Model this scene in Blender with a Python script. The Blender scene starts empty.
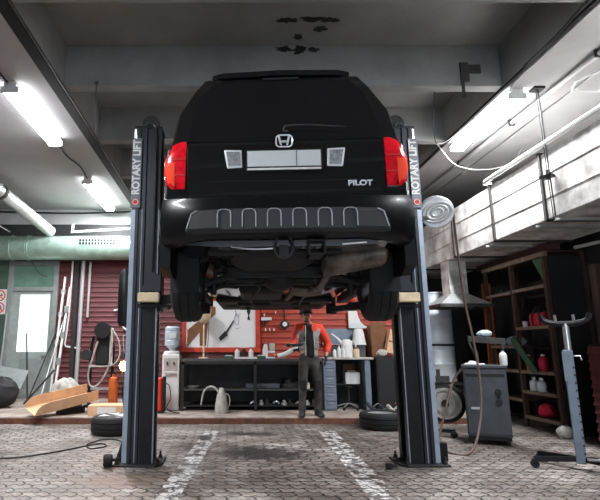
import bpy, bmesh, math, random
from mathutils import Vector, Matrix, Euler
SC = bpy.context.scene
COL = SC.collection
PI = math.pi
R = math.radians
random.seed(7)

# ------------------------------------------------------------------ camera
cam = bpy.data.cameras.new('camera')
co = bpy.data.objects.new('camera', cam); COL.objects.link(co)
cam.sensor_width = 36.0; cam.lens = 36.0 * 499 / 600
cam.shift_x = 72 / 600
cam.clip_start = 0.05
co.location = (0, 0, 1.18); co.rotation_euler = (R(90 + 11.11), 0, 0)
SC.camera = co
# ------------------------------------------------------------------ world, exposure
w = bpy.data.worlds.new('world'); SC.world = w; w.use_nodes = True
w.node_tree.nodes['Background'].inputs[0].default_value = (0.75, 0.85, 1, 1)
w.node_tree.nodes['Background'].inputs[1].default_value = 0.8
vs = SC.view_settings
vs.view_transform = 'Standard'; vs.look = 'None'; vs.gamma = 1; vs.use_curve_mapping = False
vs.exposure = 2.28
TUBE = 58.0        # emission of the fluorescent tubes
SC.cycles.max_bounces = 8
SC.cycles.diffuse_bounces = 5

# ------------------------------------------------------------------ materials
def lin(h):
    h = h.lstrip('#'); v = [int(h[i:i+2], 16) / 255 for i in (0, 2, 4)]
    return tuple(c / 12.92 if c <= .04045 else ((c + .055) / 1.055) ** 2.4 for c in v) + (1,)
MATS = {}
def mat(name, col, rough=.6, metal=0., noise=0., nscale=8., col2=None, bump=0., emit=None, estr=0., coat=0., spec=.5, stretch=None, alpha=None):
    if name in MATS: return MATS[name]
    m = bpy.data.materials.new(name); m.use_nodes = True
    nt = m.node_tree; b = nt.nodes['Principled BSDF']
    c = lin(col) if isinstance(col, str) else col
    b.inputs['Base Color'].default_value = c
    b.inputs['Roughness'].default_value = rough
    b.inputs['Metallic'].default_value = metal
    b.inputs['Coat Weight'].default_value = coat
    b.inputs['Specular IOR Level'].default_value = spec
    if noise or bump or col2:
        tc = nt.nodes.new('ShaderNodeTexCoord'); mp = nt.nodes.new('ShaderNodeMapping')
        if stretch: mp.inputs['Scale'].default_value = stretch
        nt.links.new(tc.outputs['Object'], mp.inputs[0])
        n = nt.nodes.new('ShaderNodeTexNoise'); n.inputs['Scale'].default_value = nscale; n.inputs['Detail'].default_value = 7
        n.inputs['Roughness'].default_value = .65
        nt.links.new(mp.outputs[0], n.inputs['Vector'])
        if noise or col2:
            r = nt.nodes.new('ShaderNodeValToRGB')
            k = lin(col2) if col2 else tuple(x * (1 - noise) for x in c[:3]) + (1,)
            r.color_ramp.elements[0].position = .36; r.color_ramp.elements[0].color = k
            r.color_ramp.elements[1].position = .62; r.color_ramp.elements[1].color = c
            nt.links.new(n.outputs[0], r.inputs[0]); nt.links.new(r.outputs[0], b.inputs['Base Color'])
        if bump:
            bp = nt.nodes.new('ShaderNodeBump'); bp.inputs['Strength'].default_value = bump; bp.inputs['Distance'].default_value = .02
            nt.links.new(n.outputs[0], bp.inputs['Height']); nt.links.new(bp.outputs[0], b.inputs['Normal'])
    if emit:
        b.inputs['Emission Color'].default_value = lin(emit); b.inputs['Emission Strength'].default_value = estr
    if alpha is not None: b.inputs['Alpha'].default_value = alpha
    MATS[name] = m
    return m

def floor_material():
    m = bpy.data.materials.new('pavers'); m.use_nodes = True
    nt = m.node_tree; N = nt.nodes; L = nt.links; b = N['Principled BSDF']
    def math_(op, a, bb=None, c=None):
        n = N.new('ShaderNodeMath'); n.operation = op
        for i, v in enumerate((a, bb, c)):
            if v is None: continue
            if isinstance(v, (int, float)): n.inputs[i].default_value = v
            else: L.new(v, n.inputs[i])
        return n.outputs[0]
    def noise(scale, detail=6, rough=.6):
        n = N.new('ShaderNodeTexNoise'); n.inputs['Scale'].default_value = scale; n.inputs['Detail'].default_value = detail
        n.inputs['Roughness'].default_value = rough; L.new(tc.outputs['Object'], n.inputs['Vector']); return n.outputs[0]
    def ramp(fac, stops):
        r = N.new('ShaderNodeValToRGB'); e = r.color_ramp.elements
        e[0].position, e[0].color = stops[0]; e[1].position, e[1].color = stops[-1]
        for p, c in stops[1:-1]: x = e.new(p); x.color = c
        L.new(fac, r.inputs[0]); return r.outputs[0]
    def mix(f, a, c, mode='MIX'):
        n = N.new('ShaderNodeMix'); n.data_type = 'RGBA'; n.blend_type = mode
        if isinstance(f, (int, float)): n.inputs[0].default_value = f
        else: L.new(f, n.inputs[0])
        for i, v in ((6, a), (7, c)):
            if isinstance(v, tuple): n.inputs[i].default_value = v
            else: L.new(v, n.inputs[i])
        return n.outputs[2]
    tc = N.new('ShaderNodeTexCoord'); sp = N.new('ShaderNodeSeparateXYZ'); L.new(tc.outputs['Object'], sp.inputs[0])
    X, Y = sp.outputs[0], sp.outputs[1]
    zx = math_('PINGPONG', X, .055); zy = math_('PINGPONG', Y, .055)
    x2 = math_('MULTIPLY_ADD', zy, .55, X); y2 = math_('MULTIPLY_ADD', zx, .75, Y)
    cb = N.new('ShaderNodeCombineXYZ'); L.new(x2, cb.inputs[0]); L.new(y2, cb.inputs[1])
    br = N.new('ShaderNodeTexBrick'); L.new(cb.outputs[0], br.inputs['Vector'])
    br.inputs['Scale'].default_value = 1; br.inputs['Brick Width'].default_value = .225; br.inputs['Row Height'].default_value = .115
    br.inputs['Mortar Size'].default_value = .0105; br.inputs['Mortar Smooth'].default_value = .35
    br.inputs['Color1'].default_value = lin('#a8a098'); br.inputs['Color2'].default_value = lin('#857d76')
    br.inputs['Mortar'].default_value = lin('#161413')
    n1 = noise(.9, 8, .7); n2 = noise(5, 8, .7); n3 = noise(22, 5, .7)
    dirt = ramp(n1, [(.34, lin('#6b5d53')), (.5, lin('#b8b1ab')), (.62, lin('#ffffff'))])
    c = mix(.8, br.outputs[0], dirt, 'MULTIPLY')
    c = mix(ramp(n2, [(.54, (0, 0, 0, 1)), (.74, (.5, .5, .5, 1))]), c, lin('#cbc8c5'))
    c = mix(ramp(n3, [(.52, (0, 0, 0, 1)), (.68, (.75, .75, .75, 1))]), c, lin('#322e2b'))
    # worn white stripes painted along the bay
    def stripe(x0, y0, x1, y1, half):
        k = (x1 - x0) / (y1 - y0)
        d = math_('ABSOLUTE', math_('SUBTRACT', math_('SUBTRACT', X, math_('MULTIPLY', Y, k)), x0 - k * y0))
        return math_('LESS_THAN', d, half)
    st = math_('ADD', stripe(1.42, 7.34, 1.25, 4.25, .12), stripe(-.25, 7.34, -.50, 4.25, .10))
    worn = ramp(noise(7, 6, .75), [(.46, (0, 0, 0, 1)), (.54, (.85, .85, .85, 1))])
    lim = math_('MULTIPLY', math_('LESS_THAN', Y, 7.6), math_('GREATER_THAN', Y, 3.0))
    dk = math_('MULTIPLY', math_('MULTIPLY', st, math_('SUBTRACT', .62, math_('MULTIPLY', worn, .7))), lim)
    c = mix(dk, c, lin('#332f2c'))
    mk = math_('MULTIPLY', math_('MULTIPLY', st, worn), lim)
    mk = math_('MULTIPLY', mk, math_('SUBTRACT', 1, math_('MULTIPLY', br.outputs['Fac'], .7)))
    c = mix(mk, c, lin('#d9d6d2'))
    # oil stain under the car
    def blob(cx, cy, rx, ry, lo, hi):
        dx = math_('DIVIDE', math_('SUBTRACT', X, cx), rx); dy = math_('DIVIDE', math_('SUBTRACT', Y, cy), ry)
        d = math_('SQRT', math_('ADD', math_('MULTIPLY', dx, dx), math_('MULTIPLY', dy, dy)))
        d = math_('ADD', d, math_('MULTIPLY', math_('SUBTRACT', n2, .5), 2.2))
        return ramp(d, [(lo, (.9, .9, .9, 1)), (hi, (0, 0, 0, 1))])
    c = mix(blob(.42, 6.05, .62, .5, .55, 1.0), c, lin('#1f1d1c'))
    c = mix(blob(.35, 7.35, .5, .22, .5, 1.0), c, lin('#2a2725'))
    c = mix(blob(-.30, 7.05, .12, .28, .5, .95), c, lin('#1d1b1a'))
    c = mix(blob(-1.0, 4.85, .5, .35, .2, 1.0), c, lin('#6b5848'))
    L.new(c, b.inputs['Base Color'])
    rr = ramp(n1, [(.4, (.36, .36, .36, 1)), (.65, (.62, .62, .62, 1))]); L.new(rr, b.inputs['Roughness'])
    h = math_('ADD', math_('MULTIPLY', br.outputs['Fac'], -1), math_('MULTIPLY', n3, .5))
    bp = N.new('ShaderNodeBump'); bp.inputs['Strength'].default_value = 1.0; bp.inputs['Distance'].default_value = .02
    L.new(h, bp.inputs['Height']); L.new(bp.outputs[0], b.inputs['Normal'])
    return m

M = dict(
    slab=mat('coffer_concrete', '#8f8e8b', .9, noise=.24, nscale=1.3, bump=.15),
    soffit=mat('white_soffit', '#acabaa', .8, noise=.16, nscale=1.1, bump=.1),
    spot=mat('damp_patch', '#262423', .95, noise=.4, nscale=20),
    wallgrey=mat('grey_plaster', '#4b4a48', .9, noise=.35, nscale=2),
    walldark=mat('shaded_plaster', '#2b2a29', .95, noise=.3, nscale=3),  # deep shade under the duct is put into this plaster's colour
    green=mat('green_painted_wall', '#4c6357', .7, noise=.3, nscale=2.5),
    redside=mat('maroon_siding', '#62282a', .62, noise=.35, nscale=4, stretch=(.4, 1, 3)),
    orangeside=mat('rust_red_siding', '#a83a20', .6, noise=.35, nscale=4, stretch=(.4, 1, 3)),
    ledge=mat('ledge_concrete', '#a39488', .85, noise=.5, nscale=3, bump=.3),
    ledgebrick=mat('ledge_brick', '#6d4433', .85, noise=.5, nscale=9, bump=.3),
    steel=mat('galvanised_steel', '#d4d5d2', .42, .55, noise=.3, nscale=5, bump=.06),
    ductmetal=mat('galvanised_duct', '#efede8', .55, .1, nscale=2.6, col2='#9d9791', bump=.12),
    greenduct=mat('greenish_duct', '#b2cdbd', .4, .6, noise=.25, nscale=6, bump=.05),
    soot=mat('sooty_steel', '#4a4744', .7, .3, noise=.5, nscale=8),
    pipe=mat('grey_pipe', '#b9b9b7', .45, .4),
    whitepipe=mat('white_pipe', '#d9d9d6', .5),
    darksteel=mat('dark_steel', '#2b2a29', .7, .1, noise=.35, nscale=9),
    column=mat('slate_enamel', '#22262c', .4, .2, noise=.25, nscale=5, coat=.2),
    columnlit=mat('slate_lit_edge', '#9aa6b4', .4, .2, noise=.2, nscale=6),  # paler slate: light caught on the column edges, put into the colour
    black=mat('matte_black', '#191919', .75),
    beamsteel=mat('beam_steel', '#1b1a19', .85, noise=.3, nscale=9),
    blackmetal=mat('black_metal', '#202022', .45, .6, noise=.3, nscale=12),
    rubber=mat('rubber', '#121212', .8, noise=.3, nscale=14, bump=.1),
    cable=mat('black_cable', '#151515', .6),
    brownhose=mat('brown_hose', '#5d4a3f', .65),
    tube=mat('fluorescent_tube', '#ffffff', .4, emit='#f6f9ff', estr=TUBE),
    tubeside=mat('opal_side', '#ffffff', .5, emit='#f6f9ff', estr=4.0),
    housing=mat('lamp_housing', '#d5d5d2', .5),
    paint=mat('black_car_paint', '#161617', .14, 0, coat=.7, spec=.5),
    carglass=mat('tinted_glass', '#151516', .07, 0, spec=.5),
    cladding=mat('car_cladding', '#060606', .5, spec=.2),
    bumper=mat('bumper_paint', '#101011', .3, 0, coat=.12, spec=.22),
    pad=mat('grey_step_pad', '#252628', .55, noise=.2, nscale=30),
    padlite=mat('pale_pad_edge', '#9a9c9e', .45),  # paler grey for the ribs and edges of the pad
    under=mat('underbody', '#040404', .7, noise=.4, nscale=9, bump=.3),
    exhaust=mat('exhaust_steel', '#75695d', .5, .3, nscale=7, col2='#3a332d', bump=.15),
    chrome=mat('chrome', '#e4e6e8', .14, 1),
    badge=mat('satin_chrome', '#e6e8ea', .3, .35),
    redlens=mat('red_lens', '#e01425', .15, 0, coat=.8, noise=.35, nscale=22),
    amberlens=mat('amber_lens', '#ee4a30', .18, 0, coat=.8),
    clearlens=mat('clear_lens', '#c9ccce', .18, .5, noise=.5, nscale=40),
    plate=mat('plate_white', '#c4c8c6', .4),
    white=mat('white_plastic', '#d8d7d3', .45, noise=.12, nscale=7),
    offwhite=mat('soiled_white', '#b6b0a6', .6, noise=.35, nscale=10),
    paper=mat('white_paper', '#d6d5d2', .9),
    cream=mat('cream_rubber', '#d8c3a0', .7, noise=.25, nscale=14),
    card=mat('cardboard', '#d6ae88', .9, noise=.18, nscale=8),
    carddark=mat('brown_cardboard', '#7b5338', .9, noise=.3, nscale=8),
    wood=mat('worn_wood', '#4a3327', .8, noise=.5, nscale=7, stretch=(4, 4, .6)),
    woodpale=mat('pale_wood', '#84705f', .8, noise=.4, nscale=7, stretch=(4, 4, .6)),
    orange=mat('orange_paint', '#c9601f', .6, noise=.35, nscale=9),
    red=mat('red_plastic', '#d8301c', .45, noise=.2, nscale=8),
    redframe=mat('red_painted_wood', '#c33a1c', .6, noise=.3, nscale=8),
    pink=mat('crimson_fabric', '#d2183f', .7, noise=.25, nscale=14),
    cabinet=mat('slate_cabinet', '#484a4e', .5, .2, noise=.3, nscale=5),
    bluegrey=mat('blue_grey_steel', '#76828f', .5, .2, noise=.25, nscale=6),
    bench=mat('dark_bench_steel', '#262524', .6, .3, noise=.4, nscale=6),
    benchtop=mat('bench_top', '#4f4b47', .55, .2, noise=.4, nscale=8),
    greenplastic=mat('green_plastic', '#2f5a3c', .5, noise=.2, nscale=8),
    skin=mat('skin', '#b98568', .55, noise=.12, nscale=30),
    jackred=mat('red_jacket', '#d63a1e', .75, noise=.15, nscale=12, bump=.2),
    jackgrey=mat('grey_jacket', '#8d8c88', .8, noise=.3, nscale=16, bump=.2),
    jackblack=mat('black_cloth', '#131314', .85),
    trouser=mat('dark_trousers', '#403d39', .85, nscale=7, col2='#211f1d', bump=.3),
    boot=mat('black_boots', '#141313', .6),
    glove=mat('black_gloves', '#151515', .7),
    stubble=mat('stubble', '#7a5c4a', .9, noise=.3, nscale=60),
    beanie=mat('cap_cloth', '#5a5d5a', .85, nscale=30, col2='#262827'),
    water=mat('blue_bottle', '#b9c6d0', .12, 0, coat=.5, noise=.2, nscale=5),
    sack=mat('grey_sacking', '#b3aea6', .9, noise=.35, nscale=9, bump=.4),
    glow=mat('lit_bulb', '#ffd9a0', .4, emit='#ffa24a', estr=55),
    window=mat('bright_window', '#ffffff', .4, emit='#eef6f4', estr=.3),
    frame=mat('grey_door_frame', '#8b918d', .6, noise=.2, nscale=6),
    doorpanel=mat('grey_door_panel', '#9aa39d', .6, noise=.25, nscale=4),
    transom=mat('green_glass', '#6f8f80', .25, noise=.3, nscale=3),
    signwhite=mat('sign_white', '#d9d5d0', .6),
    signred=mat('sign_red', '#c02a26', .6),
    signgrey=mat('sign_grey', '#5d646d', .45),
    drum=mat('brushed_drum', '#d3d8db', .42, .2, noise=.15, nscale=3),
    handle=mat('bright_metal', '#c9c9c9', .3, .8),
    teal=mat('pale_plastic_bag', '#a9bcc0', .4, noise=.3, nscale=12),
)
M['floor'] = floor_material()

# ------------------------------------------------------------------ mesh helpers
class B:
    def __init__(s): s.bm = bmesh.new()
    def box(s, c, d, rot=(0, 0, 0)):
        m = Matrix.Translation(c) @ Euler(rot).to_matrix().to_4x4() @ Matrix.Diagonal((d[0], d[1], d[2], 1))
        bmesh.ops.create_cube(s.bm, size=1, matrix=m); return s
    def span(s, a, b):
        return s.box([(p + q) / 2 for p, q in zip(a, b)], [abs(q - p) for p, q in zip(a, b)])
    def cyl(s, p, q, r, r2=None, n=20):
        p = Vector(p); q = Vector(q); d = q - p
        m = Matrix.Translation((p + q) / 2) @ Vector((0, 0, 1)).rotation_difference(d).to_matrix().to_4x4()
        bmesh.ops.create_cone(s.bm, cap_ends=True, segments=n, radius1=r, radius2=r if r2 is None else r2, depth=d.length, matrix=m); return s
    def ball(s, c, r, sc=(1, 1, 1), n=14):
        m = Matrix.Translation(c) @ Matrix.Diagonal((sc[0], sc[1], sc[2], 1))
        bmesh.ops.create_uvsphere(s.bm, u_segments=n + 4, v_segments=n, radius=r, matrix=m); return s
    def rings(s, rings, cap=True, closed=False):
        V = [[s.bm.verts.new(p) for p in r] for r in rings]; n = len(V[0])
        pairs = list(zip(V, V[1:])) + ([(V[-1], V[0])] if closed else [])
        for a, b in pairs:
            for i in range(n):
                j = (i + 1) % n
                try: s.bm.faces.new((a[i], a[j], b[j], b[i]))
                except ValueError: pass
        if cap and not closed:
            s.bm.faces.new(V[0][::-1]); s.bm.faces.new(V[-1])
        return s
    def lathe(s, prof, o=(0, 0, 0), ax=(0, 0, 1), n=28, closed=False):
        q = Vector((0, 0, 1)).rotation_difference(Vector(ax)); o = Vector(o)
        rs = []
        for r, z in prof:
            rs.append([o + q @ Vector((max(r, 1e-4) * math.cos(2 * PI * i / n), max(r, 1e-4) * math.sin(2 * PI * i / n), z)) for i in range(n)])
        return s.rings(rs, cap=not closed, closed=closed)
    def tube(s, pts, r, n=8, smooth=0, closed=False):
        P = [Vector(p) for p in pts]
        if smooth: P = spline(P, smooth, closed)
        rs = []; up = Vector((0, 0, 1)); ref = None
        for i, p in enumerate(P):
            if closed: t = P[(i + 1) % len(P)] - P[i - 1]
            else: t = P[min(i + 1, len(P) - 1)] - P[max(i - 1, 0)]
            t.normalize()
            if ref is None:
                ref = t.orthogonal().normalized()
            else:
                ref = (ref - t * ref.dot(t)); ref = ref.normalized() if ref.length > 1e-5 else t.orthogonal().normalized()
            bi = t.cross(ref)
            rr = r(i / (len(P) - 1)) if callable(r) else r
            rs.append([p + (ref * math.cos(2 * PI * k / n) + bi * math.sin(2 * PI * k / n)) * rr for k in range(n)])
        return s.rings(rs, cap=not closed, closed=closed)
    def prism(s, poly, t, at=(0, 0, 0), plane='XZ'):
        """poly: 2D outline; extruded by t along the plane's normal (XZ -> +Y, XY -> +Z, YZ -> +X)"""
        at = Vector(at)
        f = {'XZ': lambda u, v, k: (u, k, v), 'XY': lambda u, v, k: (u, v, k), 'YZ': lambda u, v, k: (k, u, v)}[plane]
        return s.rings([[at + Vector(f(u, v, k)) for u, v in poly] for k in (0, t)])
    def loft(s, rings): return s.rings([[Vector(p) for p in r] for r in rings])
    def obj(s, name, m, parent=None, smooth=False, bevel=0, sub=0, loc=None, rot=None, solid=0):
        bmesh.ops.recalc_face_normals(s.bm, faces=s.bm.faces)
        me = bpy.data.meshes.new(name); s.bm.to_mesh(me); s.bm.free()
        o = bpy.data.objects.new(name, me); COL.objects.link(o)
        for k in (m if isinstance(m, (list, tuple)) else [m]):
            me.materials.append(M[k] if isinstance(k, str) else k)
        if smooth:
            for p in me.polygons: p.use_smooth = True
            if smooth != 'all':
                md = o.modifiers.new('es', 'EDGE_SPLIT'); md.split_angle = R(smooth if smooth is not True else 38)
        if solid:
            md = o.modifiers.new('so', 'SOLIDIFY'); md.thickness = solid
        if bevel:
            md = o.modifiers.new('bv', 'BEVEL'); md.width = bevel; md.segments = 2; md.limit_method = 'ANGLE'; md.angle_limit = R(40)
        if sub:
            md = o.modifiers.new('ss', 'SUBSURF'); md.levels = sub; md.render_levels = sub
        if parent: o.parent = parent
        if loc: o.location = loc
        if rot: o.rotation_euler = rot
        return o
def spline(P, k, closed=False):
    out = []; n = len(P)
    rng = range(n if closed else n - 1)
    for i in rng:
        if closed: a, b, c, d = P[i - 1], P[i], P[(i + 1) % n], P[(i + 2) % n]
        else: a, b, c, d = P[max(i - 1, 0)], P[i], P[i + 1], P[min(i + 2, n - 1)]
        for j in range(k):
            t = j / k
            out.append(.5 * ((2 * b) + (c - a) * t + (2 * a - 5 * b + 4 * c - d) * t * t + (3 * b - a - 3 * c + d) * t ** 3))
    if not closed: out.append(P[-1].copy())
    return out
def tag(o, label, cat, group=None, kind=None):
    o['label'] = label; o['category'] = cat
    if group: o['group'] = group
    if kind: o['kind'] = kind
    return o
def thing(name, label, cat, loc=(0, 0, 0), rz=0, group=None):
    o = bpy.data.objects.new(name, None); COL.objects.link(o); o.empty_display_size = .1
    o.location = loc; o.rotation_euler = (0, 0, rz)
    return tag(o, label, cat, group)
def struct(o): o['kind'] = 'structure'; return o
def text(name, s, size, m, parent, loc, rot, depth=.002, sx=1, align='CENTER', off=0):
    c = bpy.data.curves.new(name, 'FONT'); c.body = s; c.size = size; c.extrude = depth; c.offset = off; c.align_x = align; c.align_y = 'CENTER'
    t = bpy.data.objects.new('t', c); COL.objects.link(t); bpy.context.view_layer.update()
    me = bpy.data.meshes.new_from_object(t.evaluated_get(bpy.context.evaluated_depsgraph_get()))
    bpy.data.objects.remove(t); me.name = name
    for v in me.vertices: v.co.x *= sx
    o = bpy.data.objects.new(name, me); COL.objects.link(o); me.materials.clear(); me.materials.append(M[m])
    o.parent = parent; o.location = loc; o.rotation_euler = rot
    return o
def copy_tree(o, parent=None):
    c = o.copy(); COL.objects.link(c)
    if parent: c.parent = parent
    for ch in list(o.children): copy_tree(ch, c)
    return c
def rrect(w, h, r, n=5, c=(0, 0)):
    out = []
    for sx, sy, a0 in ((1, 1, 0), (-1, 1, 90), (-1, -1, 180), (1, -1, 270)):
        for i in range(n + 1):
            a = R(a0 + 90 * i / n); out.append((c[0] + sx * (w / 2 - r) + r * math.cos(a), c[1] + sy * (h / 2 - r) + r * math.sin(a)))
    return out

# ================================================================== THE ROOM
XL, XR, YB, YF, ZC, ZS = -6.2, 5.35, 11.3, -3.6, 4.36, 4.92
struct(B().span((XL, YF, -.15), (XR, YB + .2, 0)).obj('floor', 'floor'))
c = B()
c.span((XL, YF, ZC), (-2.03, YB, ZS + .2)); c.span((3.39, YF, ZC), (XR, YB, ZS + .2))
c.span((-2.03, YF, ZS), (3.39, YB, ZS + .2))
ce = c.obj('ceiling', ['slab', 'soffit'])
for p in ce.data.polygons:
    ctr = p.center
    if (ctr.x < -2.1 or ctr.x > 3.45) and p.normal.z < -.5: p.material_index = 1
struct(ce)
k = 0
y = 4.0 - 1.66 * 4
while y < YB - .3:
    k += 1
    struct(B().span((-2.03, y, ZC - .004), (3.39, y + .15, ZS)).obj('trim_%d' % k, 'slab', bevel=.01)); y += 1.66
struct(B().span((-2.17, YF, ZC - .05), (-2.035, YB, ZC)).obj('trim_%d' % (k + 1), 'beamsteel', bevel=.006))
struct(B().span((3.395, YF, ZC - .035), (3.44, YB, ZC)).obj('trim_%d' % (k + 2), 'beamsteel', bevel=.006))
# flaked patches on the face of the coffer beam
def patch(cx, cz, w, h, seed):
    rnd = random.Random(seed); n = 26; pts = []
    for i in range(n):
        a = 2 * PI * i / n; q = rnd.uniform(.55, 1.15)
        pts.append((cx + w / 2 * q * math.cos(a), cz + h / 2 * q * math.sin(a)))
    return pts
pb = B()
for i, (px, py, ww, hh) in enumerate([(.72, 5.0, .26, .10), (1.02, 5.02, .46, .13), (1.06, 4.7, .16, .1), (.71, 4.61, .17, .1), (.87, 4.63, .17, .18), (1.03, 4.58, .14, .09)]):
    pass
# (they sit on the coffer slab and on the beam face)
for i, (px, py, ww, hh) in enumerate([(.70, 5.18, .30, .10), (.98, 5.16, .34, .10), (1.18, 5.17, .26, .09), (1.10, 5.34, .18, .12), (.86, 5.5, .14, .14)]):
    pb.prism(patch(px, py, ww, hh, 3 + i), -.004, (0, 0, ZS), 'XY')
for i, (px, pz, ww, hh) in enumerate([(.70, 4.86, .20, .09), (.90, 4.85, .19, .14), (1.07, 4.85, .17, .08)]):
    pb.prism(patch(px, pz, ww, hh, 10 + i), .004, (0, 5.655, 0), 'XZ')
fl = pb.obj('ceiling_stain', 'spot'); struct(fl)

# walls: horizontal lap siding is real relief
def siding(x0, x1, z0, z1, yface, pitch=.11, depth=.018):
    n = int((z1 - z0) / pitch); pts = [(yface + .05, z0)]
    for i in range(n):
        z = z0 + i * pitch; pts += [(yface - depth, z + .004), (yface - depth, z + .016), (yface - depth * .35, z + .045), (yface, z + pitch - .012), (yface, z + pitch)]
    pts += [(yface + .05, z0 + n * pitch)]
    return B().prism(pts, x1 - x0, (x0, 0, 0), 'YZ')
struct(B().span((XL, YB + .02, 0), (XR, YB + .2, ZS + .2)).obj('wall_back', 'wallgrey'))
struct(siding(-3.84, -1.45, .105, 3.6, YB - .035).obj('wall_back_siding', 'redside'))
struct(B().span((XL, YB - .06, .1), (-4.98, YB + .02, 3.3)).obj('wall_back_green', 'green'))
struct(B().span((XL - .15, YF, 0), (XL, YB + .2, ZS + .2)).obj('wall_left', 'wallgrey'))
struct(B().span((XR, YF, 0), (XR + .15, YB + .2, ZS + .2)).obj('wall_right', 'walldark'))
struct(B().span((XL, YF - .15, 0), (-1.6, YF, ZS + .2)).span((3.4, YF - .15, 0), (XR, YF, ZS + .2)).span((-1.6, YF - .15, 3.4), (3.4, YF, ZS + .2)).obj('wall_front', 'wallgrey'))
struct(B().span((XL, YB - .01, 3.98), (-1.45, YB + .02, ZC)).obj('wall_back_upper', 'soffit'))
struct(B().span((XL, YB - .1, 3.7), (-1.45, YB + .02, 3.98)).obj('trim_30', 'darksteel'))
# partition behind the benches
struct(B().span((-1.45, 9.79, .1), (3.35, 9.95, ZC)).span((-1.45, 9.95, .1), (-1.35, YB, ZC)).span((3.25, 9.95, .1), (3.35, YB, ZC)).obj('wall_partition', 'wallgrey'))
struct(siding(-1.45, -.86, .105, 3.0, 9.74).obj('wall_partition_siding', 'redside'))
struct(siding(.64, 3.35, .105, 3.0, 9.74, .115, .022).obj('wall_workshop_siding', 'orangeside'))
struct(siding(-.86, .64, .105, 3.0, 9.745).obj('wall_bench_siding', 'redside'))
# low siding on the right
lw = siding(-6.25, -2.0, .0, 1.23, 0, .1, .02)
o = lw.obj('wall_right_siding', 'redside'); o.rotation_euler = (0, 0, R(-90)); o.location = (4.42, 0, 0); struct(o)
struct(B().span((4.47, 2.0, 0), (5.35, 6.3, 1.23)).obj('wall_right_low', 'walldark'))
# ledge
struct(B().span((XL, 8.28, 0), (4.15, YB + .02, .105)).obj('trim_20', ['ledge'], bevel=.012))
struct(B().span((XL, 8.265, 0), (4.15, 8.28, .085)).obj('trim_21', ['ledgebrick']))

# door in the back wall with its bright pane
D = B().span((-4.98, YB - .09, .105), (-4.86, YB + .01, 3.12)).span((-3.95, YB - .09, .105), (-3.84, YB + .01, 3.12)).span((-4.86, YB - .09, 3.02), (-3.95, YB + .01, 3.12)).span((-4.86, YB - .09, 2.44), (-3.95, YB + .01, 2.53))
door = struct(D.obj('door_1', 'frame', bevel=.006))
B().span((-4.86, YB - .05, .11), (-3.95, YB - .01, 1.1)).span((-4.86, YB - .05, 1.1), (-4.68, YB - .01, 2.44)).span((-4.02, YB - .05, 1.1), (-3.95, YB - .01, 2.44)).span((-4.68, YB - .05, 2.36), (-4.02, YB - .01, 2.44)).obj('leaf', 'doorpanel', door, bevel=.004)
B().span((-4.68, YB - .04, 1.1), (-4.02, YB - .02, 2.36)).obj('bright_pane', 'window', door)
B().span((-4.86, YB - .04, 2.53), (-3.95, YB - .02, 3.02)).obj('transom_pane', 'transom', door)
B().span((-4.1, YB - .09, 1.0), (-4.0, YB - .05, 1.03)).obj('door_handle', 'handle', door, bevel=.004)
B().span((-4.6, YB - .056, .3), (-4.1, YB - .05, .95)).obj('panel_inset', 'frame', door, bevel=.003)

# ================================================================== LAMPS ON THE CEILING
def fixture(x, y0, y1, label, group='fluorescent ceiling lamps'):
    t = thing('fluorescent_lamp', label, 'ceiling lamp', (x, (y0 + y1) / 2, ZC), 0, group)
    L = y1 - y0
    B().span((-.075, -L / 2, -.07), (.075, L / 2, 0)).obj('housing', 'housing', t, bevel=.01)
    df = B().prism([(-.1, -.068), (.1, -.068), (.105, -.085), (.085, -.13), (.05, -.145), (-.05, -.145), (-.085, -.13), (-.105, -.085)], L - .06, (0, -L / 2 + .03, 0), 'XZ').obj('diffuser', ['tube', 'tubeside'], t)
    for p in df.data.polygons: p.material_index = 0 if p.normal.z < -.6 else 1
    for s in (-1, 1): B().box((0, s * (L / 2 - .015), -.105), (.215, .03, .08)).obj('end_cap', 'housing', t, bevel=.006)
    return t
fixture(-2.65, 5.55, 7.22, 'long lit fluorescent lamp on the left ceiling, nearest of that row')
fixture(-2.66, 9.0, 10.9, 'lit fluorescent lamp at the far end of the left ceiling, above the ventilation pipe')
fixture(3.60, 5.71, 7.42, 'long lit fluorescent lamp on the right ceiling beside the lift column')
fixture(-2.65, 1.6, 3.3, 'lit fluorescent lamp on the left ceiling, out of the frame near the camera')
fixture(3.60, 2.3, 4.0, 'lit fluorescent lamp on the right ceiling, out of the frame near the camera')

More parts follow.
